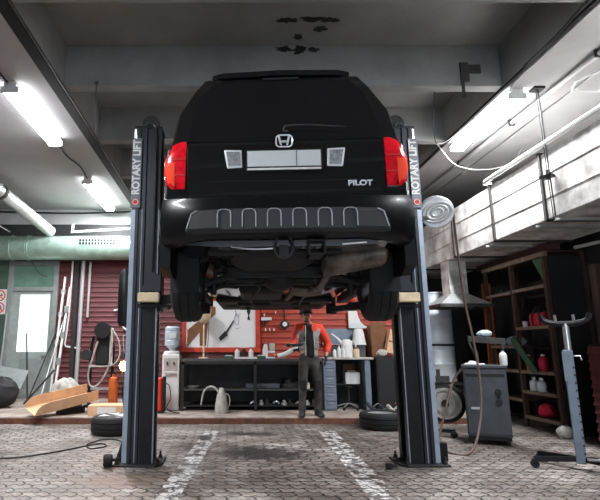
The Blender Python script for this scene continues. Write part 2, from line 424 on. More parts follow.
# ================================================================== THE TWO-POST LIFT
def lift(x, s, label):
    """s = +1: the channel opens towards +X"""
    t = thing('lift_column', label, 'car lift', (x, 5.55, 0), 0 if s > 0 else 0, 'columns of the two-post lift')
    H = 3.66
    def sx(p): return [(s * a, b) for a, b in p]
    # C-channel: outer web, front and rear flange with folded lips
    out = [(-.155, -.11), (-.12, -.15), (-.075, -.15), (-.068, -.135), (-.045, -.135), (-.038, -.155), (.0, -.155), (.008, -.135), (.145, -.135), (.152, -.15), (.16, -.15), (.16, -.075), (.148, -.075), (.148, -.122),
           (-.105, -.122), (-.135, -.1), (-.135, .1), (-.105, .122), (.148, .122), (.148, .075), (.16, .075), (.16, .15), (-.12, .15), (-.155, .11)]
    B().prism(sx(out), H, (0, 0, .02), 'XY').obj('column', 'column', t)
    B().span((s * -.166, -.1, .03), (s * -.157, .1, 2.7)).obj('outer_cover', 'columnlit', t, bevel=.004)
    B().span((s * -.157, -.152, .03), (s * -.108, -.1505, 2.7)).obj('lit_edge_strip', 'columnlit', t)  # painted highlight along the outer front bevel
    for xx in (-.03, .156): B().span((s * (xx - .004), -.158, .03), (s * (xx + .004), -.1505, 2.7)).obj('edge_line', 'columnlit', t)
    B().span((s * .018, -.139, .02), (s * .142, -.1355, 1.62)).obj('dust_cover', 'blackmetal', t)
    # base plate and anchors
    B().prism(sx([(-.24, -.2), (.2, -.22), (.26, -.1), (.26, .22), (-.24, .22)]), .02, (0, 0, 0), 'XY').obj('base_plate', 'darksteel', t, bevel=.004)
    for bx, by in ((-.2, -.16), (.19, -.17), (.2, .17)):
        B().cyl((s * bx, by, .02), (s * bx, by, .05), .022, n=6).cyl((s * bx, by, .05), (s * bx, by, .09), .011, n=10).obj('anchor_bolt', 'darksteel', t)
    B().prism([(s * -.155, .02), (s * -.24, .02), (s * -.155, .3)], .012, (0, -.06, 0), 'XZ').obj('gusset', 'column', t)
    # top head
    B().span((s * -.15, -.14, H + .02), (s * .17, .14, H + .05)).obj('head_plate', 'blackmetal', t, bevel=.005)
    B().lathe([(.02, -.03), (.1, -.03), (.1, -.02), (.085, -.01), (.085, .01), (.1, .02), (.1, .03), (.02, .03)], (s * .02, 0, H + .14), (0, 1, 0), 24).obj('pulley', 'darksteel', t, smooth=True)
    B().tube([(s * .1, -.16, 1.9), (s * .11, -.16, 2.8), (s * .1, -.16, 3.6), (s * .04, -.15, 3.74), (s * -.05, -.12, 3.7)], .012, smooth=5).obj('hydraulic_hose', 'cable', t, smooth=True)
    # name plate
    pl = B().span((s * -.163, -.165, 2.72), (s * -.055, -.157, 3.55)).obj('name_plate', 'signgrey', t, bevel=.003)
    text('lettering', 'ROTARY LIFT', .118, 'signwhite', pl, (s * -.107, -.1665, 3.2), (R(90), R(-90), 0), sx=.93, off=.004)
    B().cyl((s * -.107, -.169, 2.785), (s * -.107, -.1655, 2.785), .04, n=24).obj('round_mark', 'signred', pl)
    B().tube([(s * -.107 + .03 * math.cos(a), -.1695, 2.785 + .03 * math.sin(a)) for a in [2 * PI * i / 20 for i in range(20)]], .005, closed=True, n=6).obj('ring_mark', 'signwhite', pl)
    # carriage
    ca = B().span((s * -.1, -.11, 1.55), (s * .158, .11, 2.45)).span((s * .158, -.13, 1.58), (s * .2, .13, 2.3)).obj('carriage', 'blackmetal', t, bevel=.008)
    B().prism([(s * -.02, 1.78), (s * .2, 1.78), (s * .2, 1.95), (s * .09, 2.0)], .02, (0, -.19, 0), 'XZ').obj('bracket', 'column', ca)
    B().span((s * -.03, -.27, 1.66), (s * .2, -.165, 1.76)).obj('door_guard', 'cream', ca, bevel=.012)
    B().span((s * -.05, -.16, 1.60), (s * .26, .2, 1.655)).span((s * .2, -.2, 1.60), (s * .27, .2, 1.74)).obj('arm_yoke', 'blackmetal', ca, bevel=.01)
    for (ex, ey) in ((.62, -.62), (.62, 1.2)):
        e = Vector((s * ex, ey, 1.685)); b0 = Vector((s * .24, .12 if ey > 0 else -.12, 1.685)); d = (e - b0); n = Vector((-d.y, d.x, 0)).normalized()
        rs = []
        for f, ww, hh in ((0, .07, .05), (.55, .065, .045), (.56, .05, .035), (1, .05, .035)):
            p = b0 + d * f
            rs.append([p + n * ww + Vector((0, 0, hh)), p - n * ww + Vector((0, 0, hh)), p - n * ww - Vector((0, 0, hh)), p + n * ww - Vector((0, 0, hh))])
        ar = B().loft(rs).obj('arm', 'blackmetal', ca)
        B().cyl(e - Vector((0, 0, .05)), e + Vector((0, 0, .06)), .07).cyl(e + Vector((0, 0, .06)), e + Vector((0, 0, .085)), .06).obj('lift_pad', 'rubber', ar, smooth=True)
    return t
LL = lift(-.93, 1, 'slate grey left column of the two-post car lift')
RL = lift(2.01, -1, 'slate grey right column of the two-post car lift')
B().span((.172, -.06, .35), (.18, .06, .42)).obj('warning_label', 'signwhite', RL)
B().span((.172, -.065, .43), (.18, .06, .47)).obj('warning_stripe', 'signred', RL)
B().span((.174, -.1, .03), (.26, .02, .22)).obj('release_box', 'blackmetal', RL, bevel=.01)
# power unit on the back of the left column
pu = B().lathe([(0, 0), (.06, 0), (.08, .05), (.085, .3), (.08, .58), (.05, .64), (0, .64)], (-.235, .12, 1.42), n=22).obj('power_unit', 'blackmetal', LL, smooth=True)
B().span((-.2, .05, 1.6), (-.166, .19, 1.9)).obj('power_unit_bracket', 'blackmetal', LL)

# ================================================================== THE CAR
car = thing('car', 'black sport utility vehicle raised on the two-post lift, seen from behind', 'car', (.44, 3.66, 1.5), R(-3.4))
def yoff(z): return .06 + max(0, z - 1.27) * .38 + max(0, z - 2.0) * 1.2
# half profile (x, z): bottom centre -> side -> roof centre
def prof(wl, wb, wr, zb, zbelt, zr, zs=1.0):
    h = zr - zbelt
    return [(0, zb), (.5, zb), (wl - .14, zb + .02), (wl - .02, zb + .10), (wl + .01, .80), (wl, 1.0), (wb, zbelt - .03), (wb - .03, zbelt + .03),
            (wb - .055, zbelt + .4 * h), (wr + .13, zbelt + .72 * h), (wr + .05, zbelt + .88 * h), (wr - .03, zbelt + .955 * h), (wr * .55, zr - .012), (0, zr)]
def ring(pr, y, rear=False, shrink=0):
    pts = []
    half = [(x * (1 - shrink) if x > .5 else x, z) for x, z in pr]
    full = half + [(-x, z) for x, z in half[-2:0:-1]]
    for x, z in full: pts.append((x, (yoff(z) if rear else 0) + y, z))
    return pts
std = (.95, .935, .63, .44, 1.28, 2.085)
P0 = prof(*std)
st = [ring(P0, -.0, True, .03), ring(P0, .045, True)]
for y, a in ((.75, (.955, .94, .62, .40, 1.28, 2.10)), (1.5, (.955, .94, .62, .36, 1.27, 2.11)), (2.6, (.955, .94, .61, .34, 1.26, 2.085)), (3.05, (.955, .935, .58, .34, 1.25, 1.9)),
             (3.75, (.955, .92, .60, .34, 1.2, 1.34)), (4.5, (.93, .88, .55, .36, 1.1, 1.2)), (4.74, (.86, .80, .5, .42, .98, 1.06))):
    st.append(ring(prof(*a), y))
bb = B(); bm = bb.bm
V = [[bm.verts.new(p) for p in r] for r in st]; n = len(V[0])
for a, b in zip(V, V[1:]):
    for i in range(n): bm.faces.new((a[i], a[(i + 1) % n], b[(i + 1) % n], b[i]))
for row, fl in ((V[0], 1), (V[-1], 0)):
    bm.faces.new((row[0], row[1], row[n - 1])); h = len(P0) - 1
    for i in range(1, h - 1): bm.faces.new((row[i], row[i + 1], row[n - i - 1], row[n - i]))
    bm.faces.new((row[h - 1], row[h], row[h + 1]))
body = bb.obj('body', 'paint', car, smooth=50)
# side windows, roof rails, spoiler
for s in (-1, 1):
    for y0, y1 in ((.55, 1.35), (1.45, 2.25), (2.33, 2.95)):
        g = B()
        pts = [(s * .918, y0, 1.36), (s * .918, y1, 1.36), (s * .83, y1 - .05, 1.74), (s * .83, y0 + .1, 1.74)]
        g.loft([[Vector(p) + Vector((d, 0, .0)) for p in pts] for d in (0, s * .012)])
        g.obj('side_window', 'carglass', car)
    B().tube([(s * .60, .5, 2.085), (s * .60, .62, 2.13), (s * .59, 1.6, 2.145), (s * .585, 2.5, 2.125), (s * .58, 2.62, 2.06)], .018, smooth=4).obj('roof_rail', 'cladding', car, smooth=True)
    mb = B().ball((s * 1.07, 2.95, 1.27), .1, (1.0, .6, .8)).cyl((s * .93, 2.98, 1.24), (s * 1.02, 2.96, 1.25), .03)
    mb.obj('door_mirror', 'paint', car, smooth=True)
sp = B(); rs = []
for x in (-.60, -.5, 0, .5, .60):
    z = 2.085 - abs(x) ** 2 * .06; k = 0 if abs(x) < .58 else .03
    rs.append([(x, .44, z + .004), (x, .345 + k, z - .004), (x, .35 + k, z - .05), (x, .42, z - .04)])
sp.loft(rs); sp.obj('roof_spoiler', 'paint', car, smooth=True)
# --- rear panels laid on the tail surface
def rear_panel(name, outl, m, proud=.012, th=.02, bevel=.004, parent=None):
    b = B()
    b.loft([[(x, yoff(z) - .003 - proud, z) for x, z in outl], [(x, yoff(z) - proud + th, z) for x, z in outl]])
    return b.obj(name, m, parent or car, bevel=bevel)
tg = rear_panel('tailgate', [(-.74, .80), (.74, .80), (.765, .92), (.77, 1.265), (-.77, 1.265), (-.765, .92)], 'paint', .012, .02)
rear_panel('tailgate_crease', [(-.6, .955), (.6, .955), (.62, .966), (-.62, .966)], 'paint', .016, .012, .002, tg)
rear_panel('rear_window', [(-.775, 1.30), (.775, 1.30), (.745, 1.55), (.70, 1.78), (.58, 1.955), (-.58, 1.955), (-.70, 1.78), (-.745, 1.55)], 'carglass', .008, .02, .004)
rear_panel('high_brake_lamp', [(-.16, 1.975), (.16, 1.975), (.155, 1.995), (-.155, 1.995)], 'black', .012, .02, .002)
# wiper
wp = B().tube([(.0, yoff(1.40) - .05, 1.405), (.03, yoff(1.42) - .05, 1.425), (.2, yoff(1.425) - .045, 1.432), (.49, yoff(1.41) - .045, 1.405)], lambda t: .008 - .004 * t, n=6, smooth=4)
wp.tube([(.0, yoff(1.40) - .05, 1.405), (-.005, yoff(1.37) - .05, 1.375), (.035, yoff(1.37) - .05, 1.37)], .007, n=6)
wp.obj('rear_wiper', 'soot', car, smooth=True)
# licence plate
lp = rear_panel('plate_holder', [(-.30, 1.035), (.29, 1.035), (.29, 1.21), (-.30, 1.21)], 'black', .026, .02, .004)
rear_panel('licence_plate', [(-.29, 1.07), (.28, 1.07), (.28, 1.2), (-.29, 1.2)], 'plate', .032, .012, .003, lp)
rear_panel('holder_rim', [(-.29, 1.042), (.28, 1.042), (.28, 1.058), (-.29, 1.058)], 'white', .031, .01, .001, lp)
B().span((.09, yoff(1.1) - .0375, 1.072), (.096, yoff(1.1) - .034, 1.198)).obj('plate_divider', 'signgrey', lp)
# reversing lamps
for s in (-1, 1):
    rl = rear_panel('reversing_lamp', [(s * .475, 1.22), (s * .335, 1.215), (s * .33, 1.07), (s * .45, 1.065)], 'badge', .02, .02, .006)
    rear_panel('lens', [(s * .458, 1.203), (s * .35, 1.2), (s * .346, 1.085), (s * .438, 1.082)], 'clearlens', .026, .012, .004, rl)
# emblem: rounded frame with an H whose legs flare
em = B()
em.tube([(x + .0, yoff(1.3) - .03, z + 1.285) for x, z in rrect(.125, .098, .03, 4)], .006, n=6, closed=True)
for s in (-1, 1):
    em.loft([[(s * .018 + s * t * .2, yoff(1.3) - .038, 1.25 + t), (s * .030 + s * t * .25, yoff(1.3) - .038, 1.25 + t), (s * .030 + s * t * .25, yoff(1.3) - .018, 1.25 + t), (s * .016 + s * t * .2, yoff(1.3) - .018, 1.25 + t)] for t in (0, .075)])
em.box((0, yoff(1.3) - .028, 1.28), (.06, .02, .012))
em.obj('rear_emblem', 'badge', car)
text('model_lettering', 'PILOT', .058, 'badge', car, (.575, yoff(.93) - .022, .925), (R(90), 0, 0), .006, 1.2, 'CENTER', .0015)
# tail lamps wrap round the corners
for s in (-1, 1):
    b = B(); rs = []
    for z, xo, xi in ((.905, .905, .785), (.95, .945, .782), (1.05, .965, .78), (1.13, .962, .778), (1.20, .935, .776), (1.275, .90, .775), (1.30, .87, .78)):
        yy = yoff(z) - .02
        rs.append([(s * xi, yy, z), (s * (xo - .05), yy, z), (s * (xo - .012), yy + .02, z), (s * xo, yy + .07, z), (s * (xo - .005), yy + .3, z), (s * xi, yy + .3, z)])
    b.loft(rs); tl = b.obj('tail_lamp', 'redlens', car, smooth=60)
    b = B(); rs = []
    for z, xo in ((.915, .895), (.96, .935), (1.04, .955), (1.12, .952)):
        yy = yoff(z) - .026
        rs.append([(s * .865, yy, z), (s * (xo - .045), yy, z), (s * (xo - .01), yy + .018, z), (s * (xo - .03), yy + .04, z), (s * .865, yy + .02, z)])
    b.loft(rs).obj('amber_lens', 'amberlens', tl, smooth=60)
    for z in (1.02, 1.15): B().box((s * .84, yoff(z) - .022, z), (.11, .006, .008)).obj('lens_rib', 'signred', tl)
# bumper: profile swept round the tail
path = [(-1.0, .95), (-1.005, .45), (-1.0, .22), (-.965, .07), (-.86, -.005), (-.6, -.045), (-.3, -.06), (0, -.065), (.3, -.06), (.6, -.045), (.86, -.005), (.965, .07), (1.0, .22), (1.005, .45), (1.0, .95)]
pf = [(-.10, .83), (-.03, .815), (-.005, .80), (.0, .765), (.012, .74), (.014, .64), (.0, .56), (-.03, .515), (-.10, .49), (-.12, .6)]
rs = []
for i, p in enumerate(path):
    a = Vector(path[max(i - 1, 0)]); c2 = Vector(path[min(i + 1, len(path) - 1)]); t = (c2 - a).normalized(); nrm = Vector((t.y, -t.x))
    low = .0 if abs(p[0]) < .7 else -.05 * min(1, (abs(p[0]) - .7) / .2)
    up = .03 * max(0, (abs(p[0]) - .8) / .18)
    rs.append([(p[0] + nrm.x * o_, p[1] + nrm.y * o_, z + (low if z < .6 else 0) + (up if z > .75 else 0)) for o_, z in pf])
B().loft(rs).obj('rear_bumper', 'bumper', car, smooth=40)
# step pad with six arched ribs
outl = [(-.69, .715), (.69, .715), (.745, .70), (.775, .62), (.80, .535), (-.80, .535), (-.775, .62), (-.745, .70)]
def ybump(x): return -.085 - .0 * x if abs(x) < .3 else -.085 + .06 * ((abs(x) - .3) / .5) ** 2
def tiled(outline_fn, xs, y_extra): return [outline_fn(x) for x in xs]
sp_ = B(); rs = []
for x in (-.765, -.74, -.715, -.67, -.5, -.3, 0, .3, .5, .67, .715, .74, .765):
    ax = abs(x); zt = .70 if ax <= .67 else (.685 if ax <= .715 else (.62 if ax <= .74 else .55)); zb_ = .535
    yb_ = ybump(x); rs.append([(x, yb_ + .012, zt + .006), (x, yb_ - .012, zt - .006), (x, yb_ - .01, zb_ + .01), (x, yb_ + .03, zb_ - .012), (x, yb_ + .08, zb_), (x, yb_ + .08, zt)])
pad = sp_.loft(rs).obj('step_pad', 'pad', car, smooth=30)
for s in (-1, 1):
    B().loft([[(s * x, ybump(x) - .02, zt), (s * x, ybump(x) - .02, .55), (s * x, ybump(x) + .01, .55), (s * x, ybump(x) + .01, zt)] for x, zt in ((.50, .685), (.655, .685), (.705, .67), (.735, .56))]).obj('pad_end', 'pad', pad, bevel=.006)
    B().tube([(s * .67, ybump(.67) - .022, .69), (s * .715, ybump(.715) - .02, .67), (s * .75, ybump(.75) - .018, .56)], .006, n=6).obj('pad_edge', 'padlite', pad)
for i in range(6):
    x = -.465 + i * .186
    y = ybump(x) - .014
    B().tube([(x - .05, y, .56), (x - .05, y, .66), (x - .042, y, .685), (x - .02, y, .695), (x + .02, y, .695), (x + .042, y, .685), (x + .05, y, .66), (x + .05, y, .56)], .0045, n=6).obj('pad_rib', 'padlite', pad)
for s in (-1, 1):
    B().box((s * .905, .065, .69), (.05, .02, .02), (0, 0, R(45 * s))).obj('bumper_reflector', 'clearlens', car, bevel=.004)
# rear quarter cladding below the bumper and mud flaps
for s in (-1, 1):
    B().loft([[(s * .98, y, z0), (s * .90, y, z0 - .01), (s * .90, y, z1), (s * .985, y, z1)] for y, z0, z1 in ((.12, .30, .6), (.26, .24, .6), (.44, .26, .66), (.5, .5, .7))]).obj('wheel_arch_liner', 'cladding', car, smooth=40)
    B().loft([[(s * .72, .50, z), (s * .96, .50, z), (s * .96, .515, z), (s * .72, .515, z)] for z in (.14, .5)]).obj('mud_flap', 'rubber', car)
    arch = [(s * .965, .94 + .47 * math.cos(a), .33 + .47 * math.sin(a)) for a in [PI * i / 14 for i in range(15)]]
    B().tube(arch, .035, n=8).obj('arch_trim', 'cladding', car, smooth=True)
    arch = [(s * .965, 3.78 + .47 * math.cos(a), .33 + .47 * math.sin(a)) for a in [PI * i / 14 for i in range(15)]]
    B().tube(arch, .035, n=8).obj('arch_trim', 'cladding', car, smooth=True)
    B().span((s * .86, 1.6, .28), (s * .97, 3.25, .38)).obj('sill', 'cladding', car, bevel=.02)
# rear wheels hang on the axle
def tyre_prof(r=.36, wd=.235, ri=.225):
    h = wd / 2
    return [(ri, -h + .01), (ri + .02, -h), (r - .06, -h - .006), (r - .02, -h + .012), (r, -h + .05), (r, -.045), (r - .01, -.04), (r - .01, -.03), (r, -.025), (r, .025), (r - .01, .03), (r - .01, .04), (r, .045),
            (r, h - .05), (r - .02, h - .012), (r - .06, h + .006), (ri + .02, h), (ri, h - .01)]
def rim_into(b, ri=.222, hw=.1):
    b.lathe([(ri, -hw), (ri, hw), (ri - .014, hw), (ri - .02, -hw)], closed=True, n=36)
    b.cyl((0, 0, hw * .3), (0, 0, hw * .75), .065)
    for i in range(5):
        a = 2 * PI * i / 5
        b.box((math.cos(a) * .125, math.sin(a) * .125, hw * .55), (.17, .07, .03), (0, 0, a))
    return b
for s in (-1, 1):
    wh = B().lathe(tyre_prof(), n=44, closed=True).obj('wheel', 'rubber', car, smooth=30, loc=(s * .86, .92, .275), rot=(0, s * R(90), 0))
    rim_into(B()).obj('rim', 'darksteel', wh, smooth=30)
# underside
def pipe(name, pts, r, m='exhaust', k=5): return B().tube(pts, r, smooth=k, n=10).obj(name, m, car, smooth=True)
mf = B(); rs = []
def mufc(t): return Vector((.575 + t, .46 - .25 * t, .40 + .16 * t))
for t, sc in ((-.25, .55), (-.24, .85), (-.22, 1), (0, 1.0), (.22, 1), (.24, .85), (.25, .55)):
    c0 = mufc(t); rs.append([(c0.x, c0.y + .15 * sc * math.cos(a_), c0.z + .10 * sc * math.sin(a_)) for a_ in [2 * PI * i / 24 for i in range(24)]])
muf = mf.loft(rs).obj('muffler', 'exhaust', car, smooth=45)
for t in (-.13, 0.02, .15):
    rs = []
    for d in (0, .012):
        c0 = mufc(t + d); rs.append([(c0.x, c0.y + .152 * math.cos(a_), c0.z + .102 * math.sin(a_)) for a_ in [2 * PI * i / 24 for i in range(24)]])
    B().loft(rs).obj('muffler_seam', 'exhaust', muf)
pipe('tail_pipe', [(.64, .36, .46), (.70, .25, .49), (.72, .12, .47), (.72, .06, .46)], .034)
B().lathe([(.026, -.01), (.036, -.01), (.04, 0), (.036, .01), (.026, .01)], (.60, .14, .49), (0, 1, 0), 24, closed=True).obj('exhaust_hanger', 'handle', car, smooth=True)
pipe('exhaust_pipe', [(.42, .55, .38), (.36, 1.0, .24), (.32, 1.3, .3), (.28, 1.5, .44), (.2, 2.0, .36), (.18, 2.7, .32), (.1, 3.3, .32), (0, 3.7, .36)], .032)
rs = []
for t, sc in ((-.17, .4), (-.15, .9), (0, 1), (.15, .9), (.17, .4)):
    rs.append([(.29 + t, 1.62 + .12 * sc * math.cos(a_), .27 + .065 * sc * math.sin(a_) + .9 * t * t) for a_ in [2 * PI * i / 20 for i in range(20)]])
B().loft(rs).obj('resonator', 'exhaust', car, smooth=45)
B().span((-.5, .74, .30), (.5, .82, .40)).span((-.5, 1.12, .28), (.5, 1.22, .38)).span((-.5, .74, .3), (-.42, 1.22, .38)).span((.42, .74, .3), (.5, 1.22, .38)).obj('rear_subframe', 'under', car, bevel=.015)
B().ball((-.02, .94, .31), .15, (1, 1.1, .8)).cyl((-.02, .8, .32), (-.02, 1.5, .32), .06).obj('differential', 'under', car, smooth=True)
for s in (-1, 1):
    pipe('drive_shaft', [(s * .12, .94, .3), (s * .72, .94, .3)], .025, 'under', 1)
    for y0, y1, z in ((.8, .86, .25), (1.15, 1.02, .22), (1.75, 1.1, .26)):
        pipe('control_arm', [(s * .45, y0, z + .08), (s * .55, (y0 + y1) / 2, z + .05), (s * .70, y1, z)], .028, 'under')
    sp3 = [(s * .56 + .055 * math.cos(a), .9 + .055 * math.sin(a), .26 + .028 * a / PI * .9) for a in [PI * i / 6 for i in range(0, 61)]]
    B().tube(sp3, .009, n=6).obj('coil_spring', 'under', car, smooth=True)
    B().lathe([(.02, 0), (.02, .3), (.035, .3), (.035, .55)], (s * .62, .86, .16), (s * -.05, .1, 1), 14).obj('shock_absorber', 'under', car, smooth=True)
    B().cyl((s * .74, 3.78, .46), (s * .765, 3.78, .46), .15, n=30).cyl((s * .765, 3.78, .46), (s * .83, 3.78, .46), .07).obj('brake_disc', 'exhaust', car, smooth=True)
    pipe('front_control_arm', [(s * .4, 3.5, .34), (s * .6, 3.7, .31), (s * .72, 3.78, .33), (s * .6, 3.85, .31), (s * .4, 4.0, .34)], .03, 'under')
B().span((-.42, 1.55, .24), (.06, 2.35, .40)).obj('fuel_tank', 'under', car, bevel=.05)
B().lathe([(.12, -.1), (.3, -.1), (.345, -.07), (.345, .07), (.3, .1), (.12, .1)], (-.1, .5, .47), (0, .12, 1), 36).obj('spare_wheel', 'rubber', car, smooth=True)
B().span((-.5, 3.3, .26), (.5, 3.42, .36)).span((-.5, 4.15, .27), (.5, 4.27, .36)).span((-.5, 3.3, .27), (-.4, 4.27, .36)).span((.4, 3.3, .27), (.5, 4.27, .36)).obj('front_subframe', 'under', car, bevel=.02)
B().span((-.36, 3.45, .27), (.32, 4.1, .46)).box((.1, 3.2, .37), (.34, .6, .2)).obj('engine_sump', 'under', car, bevel=.05)
B().span((-.8, 3.15, .30), (.8, 4.62, .37)).obj('front_under_tray', 'under', car, bevel=.03)
pipe('propeller_shaft', [(0, 1.5, .34), (.02, 2.4, .33), (.05, 3.0, .34)], .035, 'under', 3)
B().span((-.62, .22, .415), (.45, .30, .47)).obj('cross_member', 'under', car, bevel=.015)
# towing eye, hitch receiver, brackets
B().tube([(-.02 + .07 * math.cos(a), .02, .415 + .095 * math.sin(a) * (1.25 if math.sin(a) > 0 else .8)) for a in [2 * PI * i / 16 for i in range(16)]], .012, closed=True, n=8).box((-.02, .04, .40), (.07, .03, .09)).obj('towing_eye', 'darksteel', car)
hr = B()
for a, b2 in (((.16, .36), (.29, .375)), ((.16, .465), (.29, .48)), ((.16, .36), (.175, .48)), ((.275, .36), (.29, .48))): hr.span((a[0], .0, a[1]), (b2[0], .2, b2[1]))
hr.obj('hitch_receiver', 'under', car)
pipe('brake_line', [(-.42, .05, .44), (-.25, .03, .415), (-.08, .03, .42)], .008, 'handle', 4)
pipe('wiring', [(.42, .05, .45), (.6, .04, .46)], .009, 'handle', 2)
pipe('fuel_line', [(-.3, .9, .28), (-.2, 1.2, .26), (-.25, 1.5, .22), (-.3, 2.4, .22), (-.2, 3.2, .2)], .01, 'darksteel')
pipe('brake_pipe', [(.3, .85, .3), (.35, 1.3, .26), (.3, 1.6, .25), (.32, 3.0, .24)], .01, 'darksteel')

# ================================================================== VENTILATION, PIPES, CABLES
dt = thing('ventilation_duct', 'large rectangular galvanised duct running along the right side below the ceiling', 'duct', (3.9, 7.2, 2.72))
b = B()
ys = [-4.0, -2.5, -1.3, -.1, 1.2, 2.6, 4.04]
for a0, a1 in zip(ys, ys[1:]): b.span((0, a0 + .004, 0), (1.1, a1 - .004, .82))
b.obj('duct_body', 'ductmetal', dt, bevel=.008)
for y in ys[1:-1]:
    B().span((-.028, y - .022, -.028), (1.128, y + .022, .0)).span((-.028, y - .022, .82), (1.128, y + .022, .848)).span((-.028, y - .022, -.028), (0, y + .022, .848)).span((1.1, y - .022, -.028), (1.128, y + .022, .848)).obj('flange', 'soot', dt)
for z in (.26, .55): B().tube([(-.002, -4, z), (-.002, 4.04, z)], .007, n=6).obj('stiffening_crease', 'ductmetal', dt)
for i, (y, x1) in enumerate(((7.33, 4.55), (6.1, 5.34), (5.72, 5.34))):
    t = thing('support_bar', ['steel angle bar crossing under the duct, farthest back', 'steel angle bar crossing under the duct, at its middle joint', 'steel angle bar under the duct hung from the threaded rods, nearest of the bars'][i], 'bracket', (3.86, y, 2.655), 0, 'bars under the duct')
    B().span((0, -.02, 0), (x1 - 3.86, .02, .006)).span((0, -.02, 0), (x1 - 3.86, -.014, .035)).obj('bar', 'pipe', t)
hr_ = thing('hanger_rod', 'thin threaded hanger rods carrying the duct from the ceiling', 'hanger', (3.86, 5.72, 2.66))
B().tube([(0, -.03, .03), (-.01, -.015, 1.69)], .009, n=6).tube([(0.02, .04, .03), (-.01, .02, 1.69)], .006, n=6).obj('rod', 'darksteel', hr_)
B().span((-.07, -.06, 1.67), (.06, .06, 1.70)).obj('ceiling_plate', 'darksteel', hr_)
B().box((-.025, -.005, .54), (.09, .14, .035), (0, 0, .5)).cyl((-.025, -.02, .5), (-.025, -.02, .62), .02, n=8).obj('clamp', 'blackmetal', hr_)
hd = thing('extraction_hood', 'galvanised extraction hood with a square neck under the end of the duct', 'hood', (4.1, 8.98, 1.88))
B().span((-.16, -.16, .22), (.16, .16, .838)).obj('neck', 'ductmetal', hd, bevel=.006)
B().loft([[(-.42, -.34, .05), (.48, -.34, .05), (.48, .4, .05), (-.42, .4, .05)], [(-.165, -.165, .24), (.165, -.165, .24), (.165, .165, .24), (-.165, .165, .24)]]).obj('canopy', 'steel', hd)
B().span((-.44, -.36, 0), (.50, -.335, .055)).span((-.44, .395, 0), (.50, .42, .055)).span((-.44, -.34, 0), (-.415, .4, .055)).span((.475, -.34, 0), (.50, .4, .055)).obj('rim', 'soot', hd)
def conduit(name, label, cat, pts, r, m, smooth=0, group=None, n=8):
    o = B().tube(pts, r, n=n, smooth=smooth).obj(name, m, smooth=True); return tag(o, label, cat, group)
p1 = thing('ceiling_pipe', 'thick grey pipe running along the right ceiling beside the lamp', 'pipe', (4.02, 6, ZC - .05))
B().cyl((0, -9, 0), (0, 4.6, 0), .03).obj('tube', 'pipe', p1, smooth=True)
for y in (-3, -1.1, .6, 2.2): B().span((-.04, y - .015, -.035), (.04, y + .015, .05)).obj('clip', 'darksteel', p1)
conduit('duct_side_pipe', 'pale pipe running along the top edge of the galvanised duct', 'pipe', [(3.86, -3, 3.63), (3.86, 7.15, 3.63), (3.9, 7.25, 3.63), (4.0, 7.27, 3.63)], .032, 'whitepipe')
conduit('electrical_conduit', 'thin grey conduit on the right ceiling, far side of the thick pipe', 'conduit', [(4.32, -3, 4.345), (4.32, 10.5, 4.345)], .012, 'pipe')
conduit('electrical_conduit', 'thin conduit along the edge of the right ceiling next to the dark coffers', 'conduit', [(3.46, -3, 4.33), (3.46, 5.5, 4.33), (3.5, 5.65, 4.33)], .016, 'pipe')
conduit('electrical_conduit', 'wavy black cable run along the edge of the right ceiling next to the dark coffers', 'conduit', [(3.36 + .03 * math.sin(i * 1.7), i * .6 - 2, 4.33 - .02 * math.cos(i * 2.3)) for i in range(0, 13)], .014, 'cable', 4)
conduit('bent_conduit', 'white bent conduit hanging at the right ceiling near the photo edge', 'conduit', [(4.72, 4.4, 4.3), (4.20, 5.35, 4.3), (4.17, 5.5, 4.29), (4.22, 5.62, 4.29), (4.35, 5.66, 4.29), (5.3, 5.68, 4.29)], .014, 'whitepipe', 3)
conduit('sagging_cable', 'white cable sagging from the right lamp to the duct', 'cable', [(3.25, 7.3, 4.3), (3.6, 7.45, 4.0), (4.1, 7.5, 3.95), (4.5, 7.5, 4.07), (4.7, 7.5, 4.32)], .006, 'pipe', 6)
conduit('hanging_cable', 'thin cable hanging down from the coffer right of the car', 'cable', [(2.65, 5.9, 4.9), (2.65, 5.9, 4.4), (2.62, 5.92, 4.1), (2.6, 5.9, 3.85), (2.66, 5.95, 3.72), (3.0, 6.3, 3.95), (3.44, 6.5, 4.33)], .006, 'soot', 5)
conduit('steel_rail', 'rusty steel rail along the left edge of the coffers', 'rail', [(-2.0, -3, 4.30), (-2.0, 11.2, 4.30)], .016, 'soot', 0, None, 6)
conduit('lamp_cable', 'black cable on the left ceiling running into the nearest lamp of that row', 'cable', [(-2.65, 3.4, 4.33), (-2.62, 4.2, 4.33), (-2.66, 4.9, 4.33), (-2.65, 5.5, 4.31)], .012, 'cable', 4)
conduit('lamp_cable', 'black cable on the left ceiling between its two visible lamps', 'cable', [(-2.65, 7.26, 4.32), (-2.7, 7.9, 4.335), (-2.62, 8.4, 4.335), (-2.66, 8.98, 4.32)], .012, 'cable', 4)
conduit('wall_cable', 'dark cable strung across under the left ceiling at the back', 'cable', [(-6.1, 11.2, 4.31), (-4.8, 11.22, 4.28), (-3.4, 11.22, 4.26), (-1.6, 11.2, 4.31)], .018, 'cable', 4)
hb = thing('pipe_hanger', 'thin rod hanging from the coffer beam at the left edge', 'hanger', (-1.62, 5.63, 4.36))
B().tube([(0, 0, 0), (.0, .03, -.3), (.02, .04, -.62)], .008, n=6).ball((0, 0, .02), .025).obj('rod', 'cabinet', hb)
B().span((2.87, 5.58, 4.2), (3.02, 5.655, 4.75)).span((3.02, 5.60, 4.42), (3.3, 5.65, 4.6)).obj('x', 'slab') if False else None
ab = thing('beam_bracket', 'short steel angle bracket on the coffer beam at the upper right', 'bracket', (2.88, 5.64, 4.36))
B().span((0, -.012, -.16), (.03, .012, .3)).span((.03, -.012, .05), (.1, .012, .3)).obj('plate', 'soot', ab)
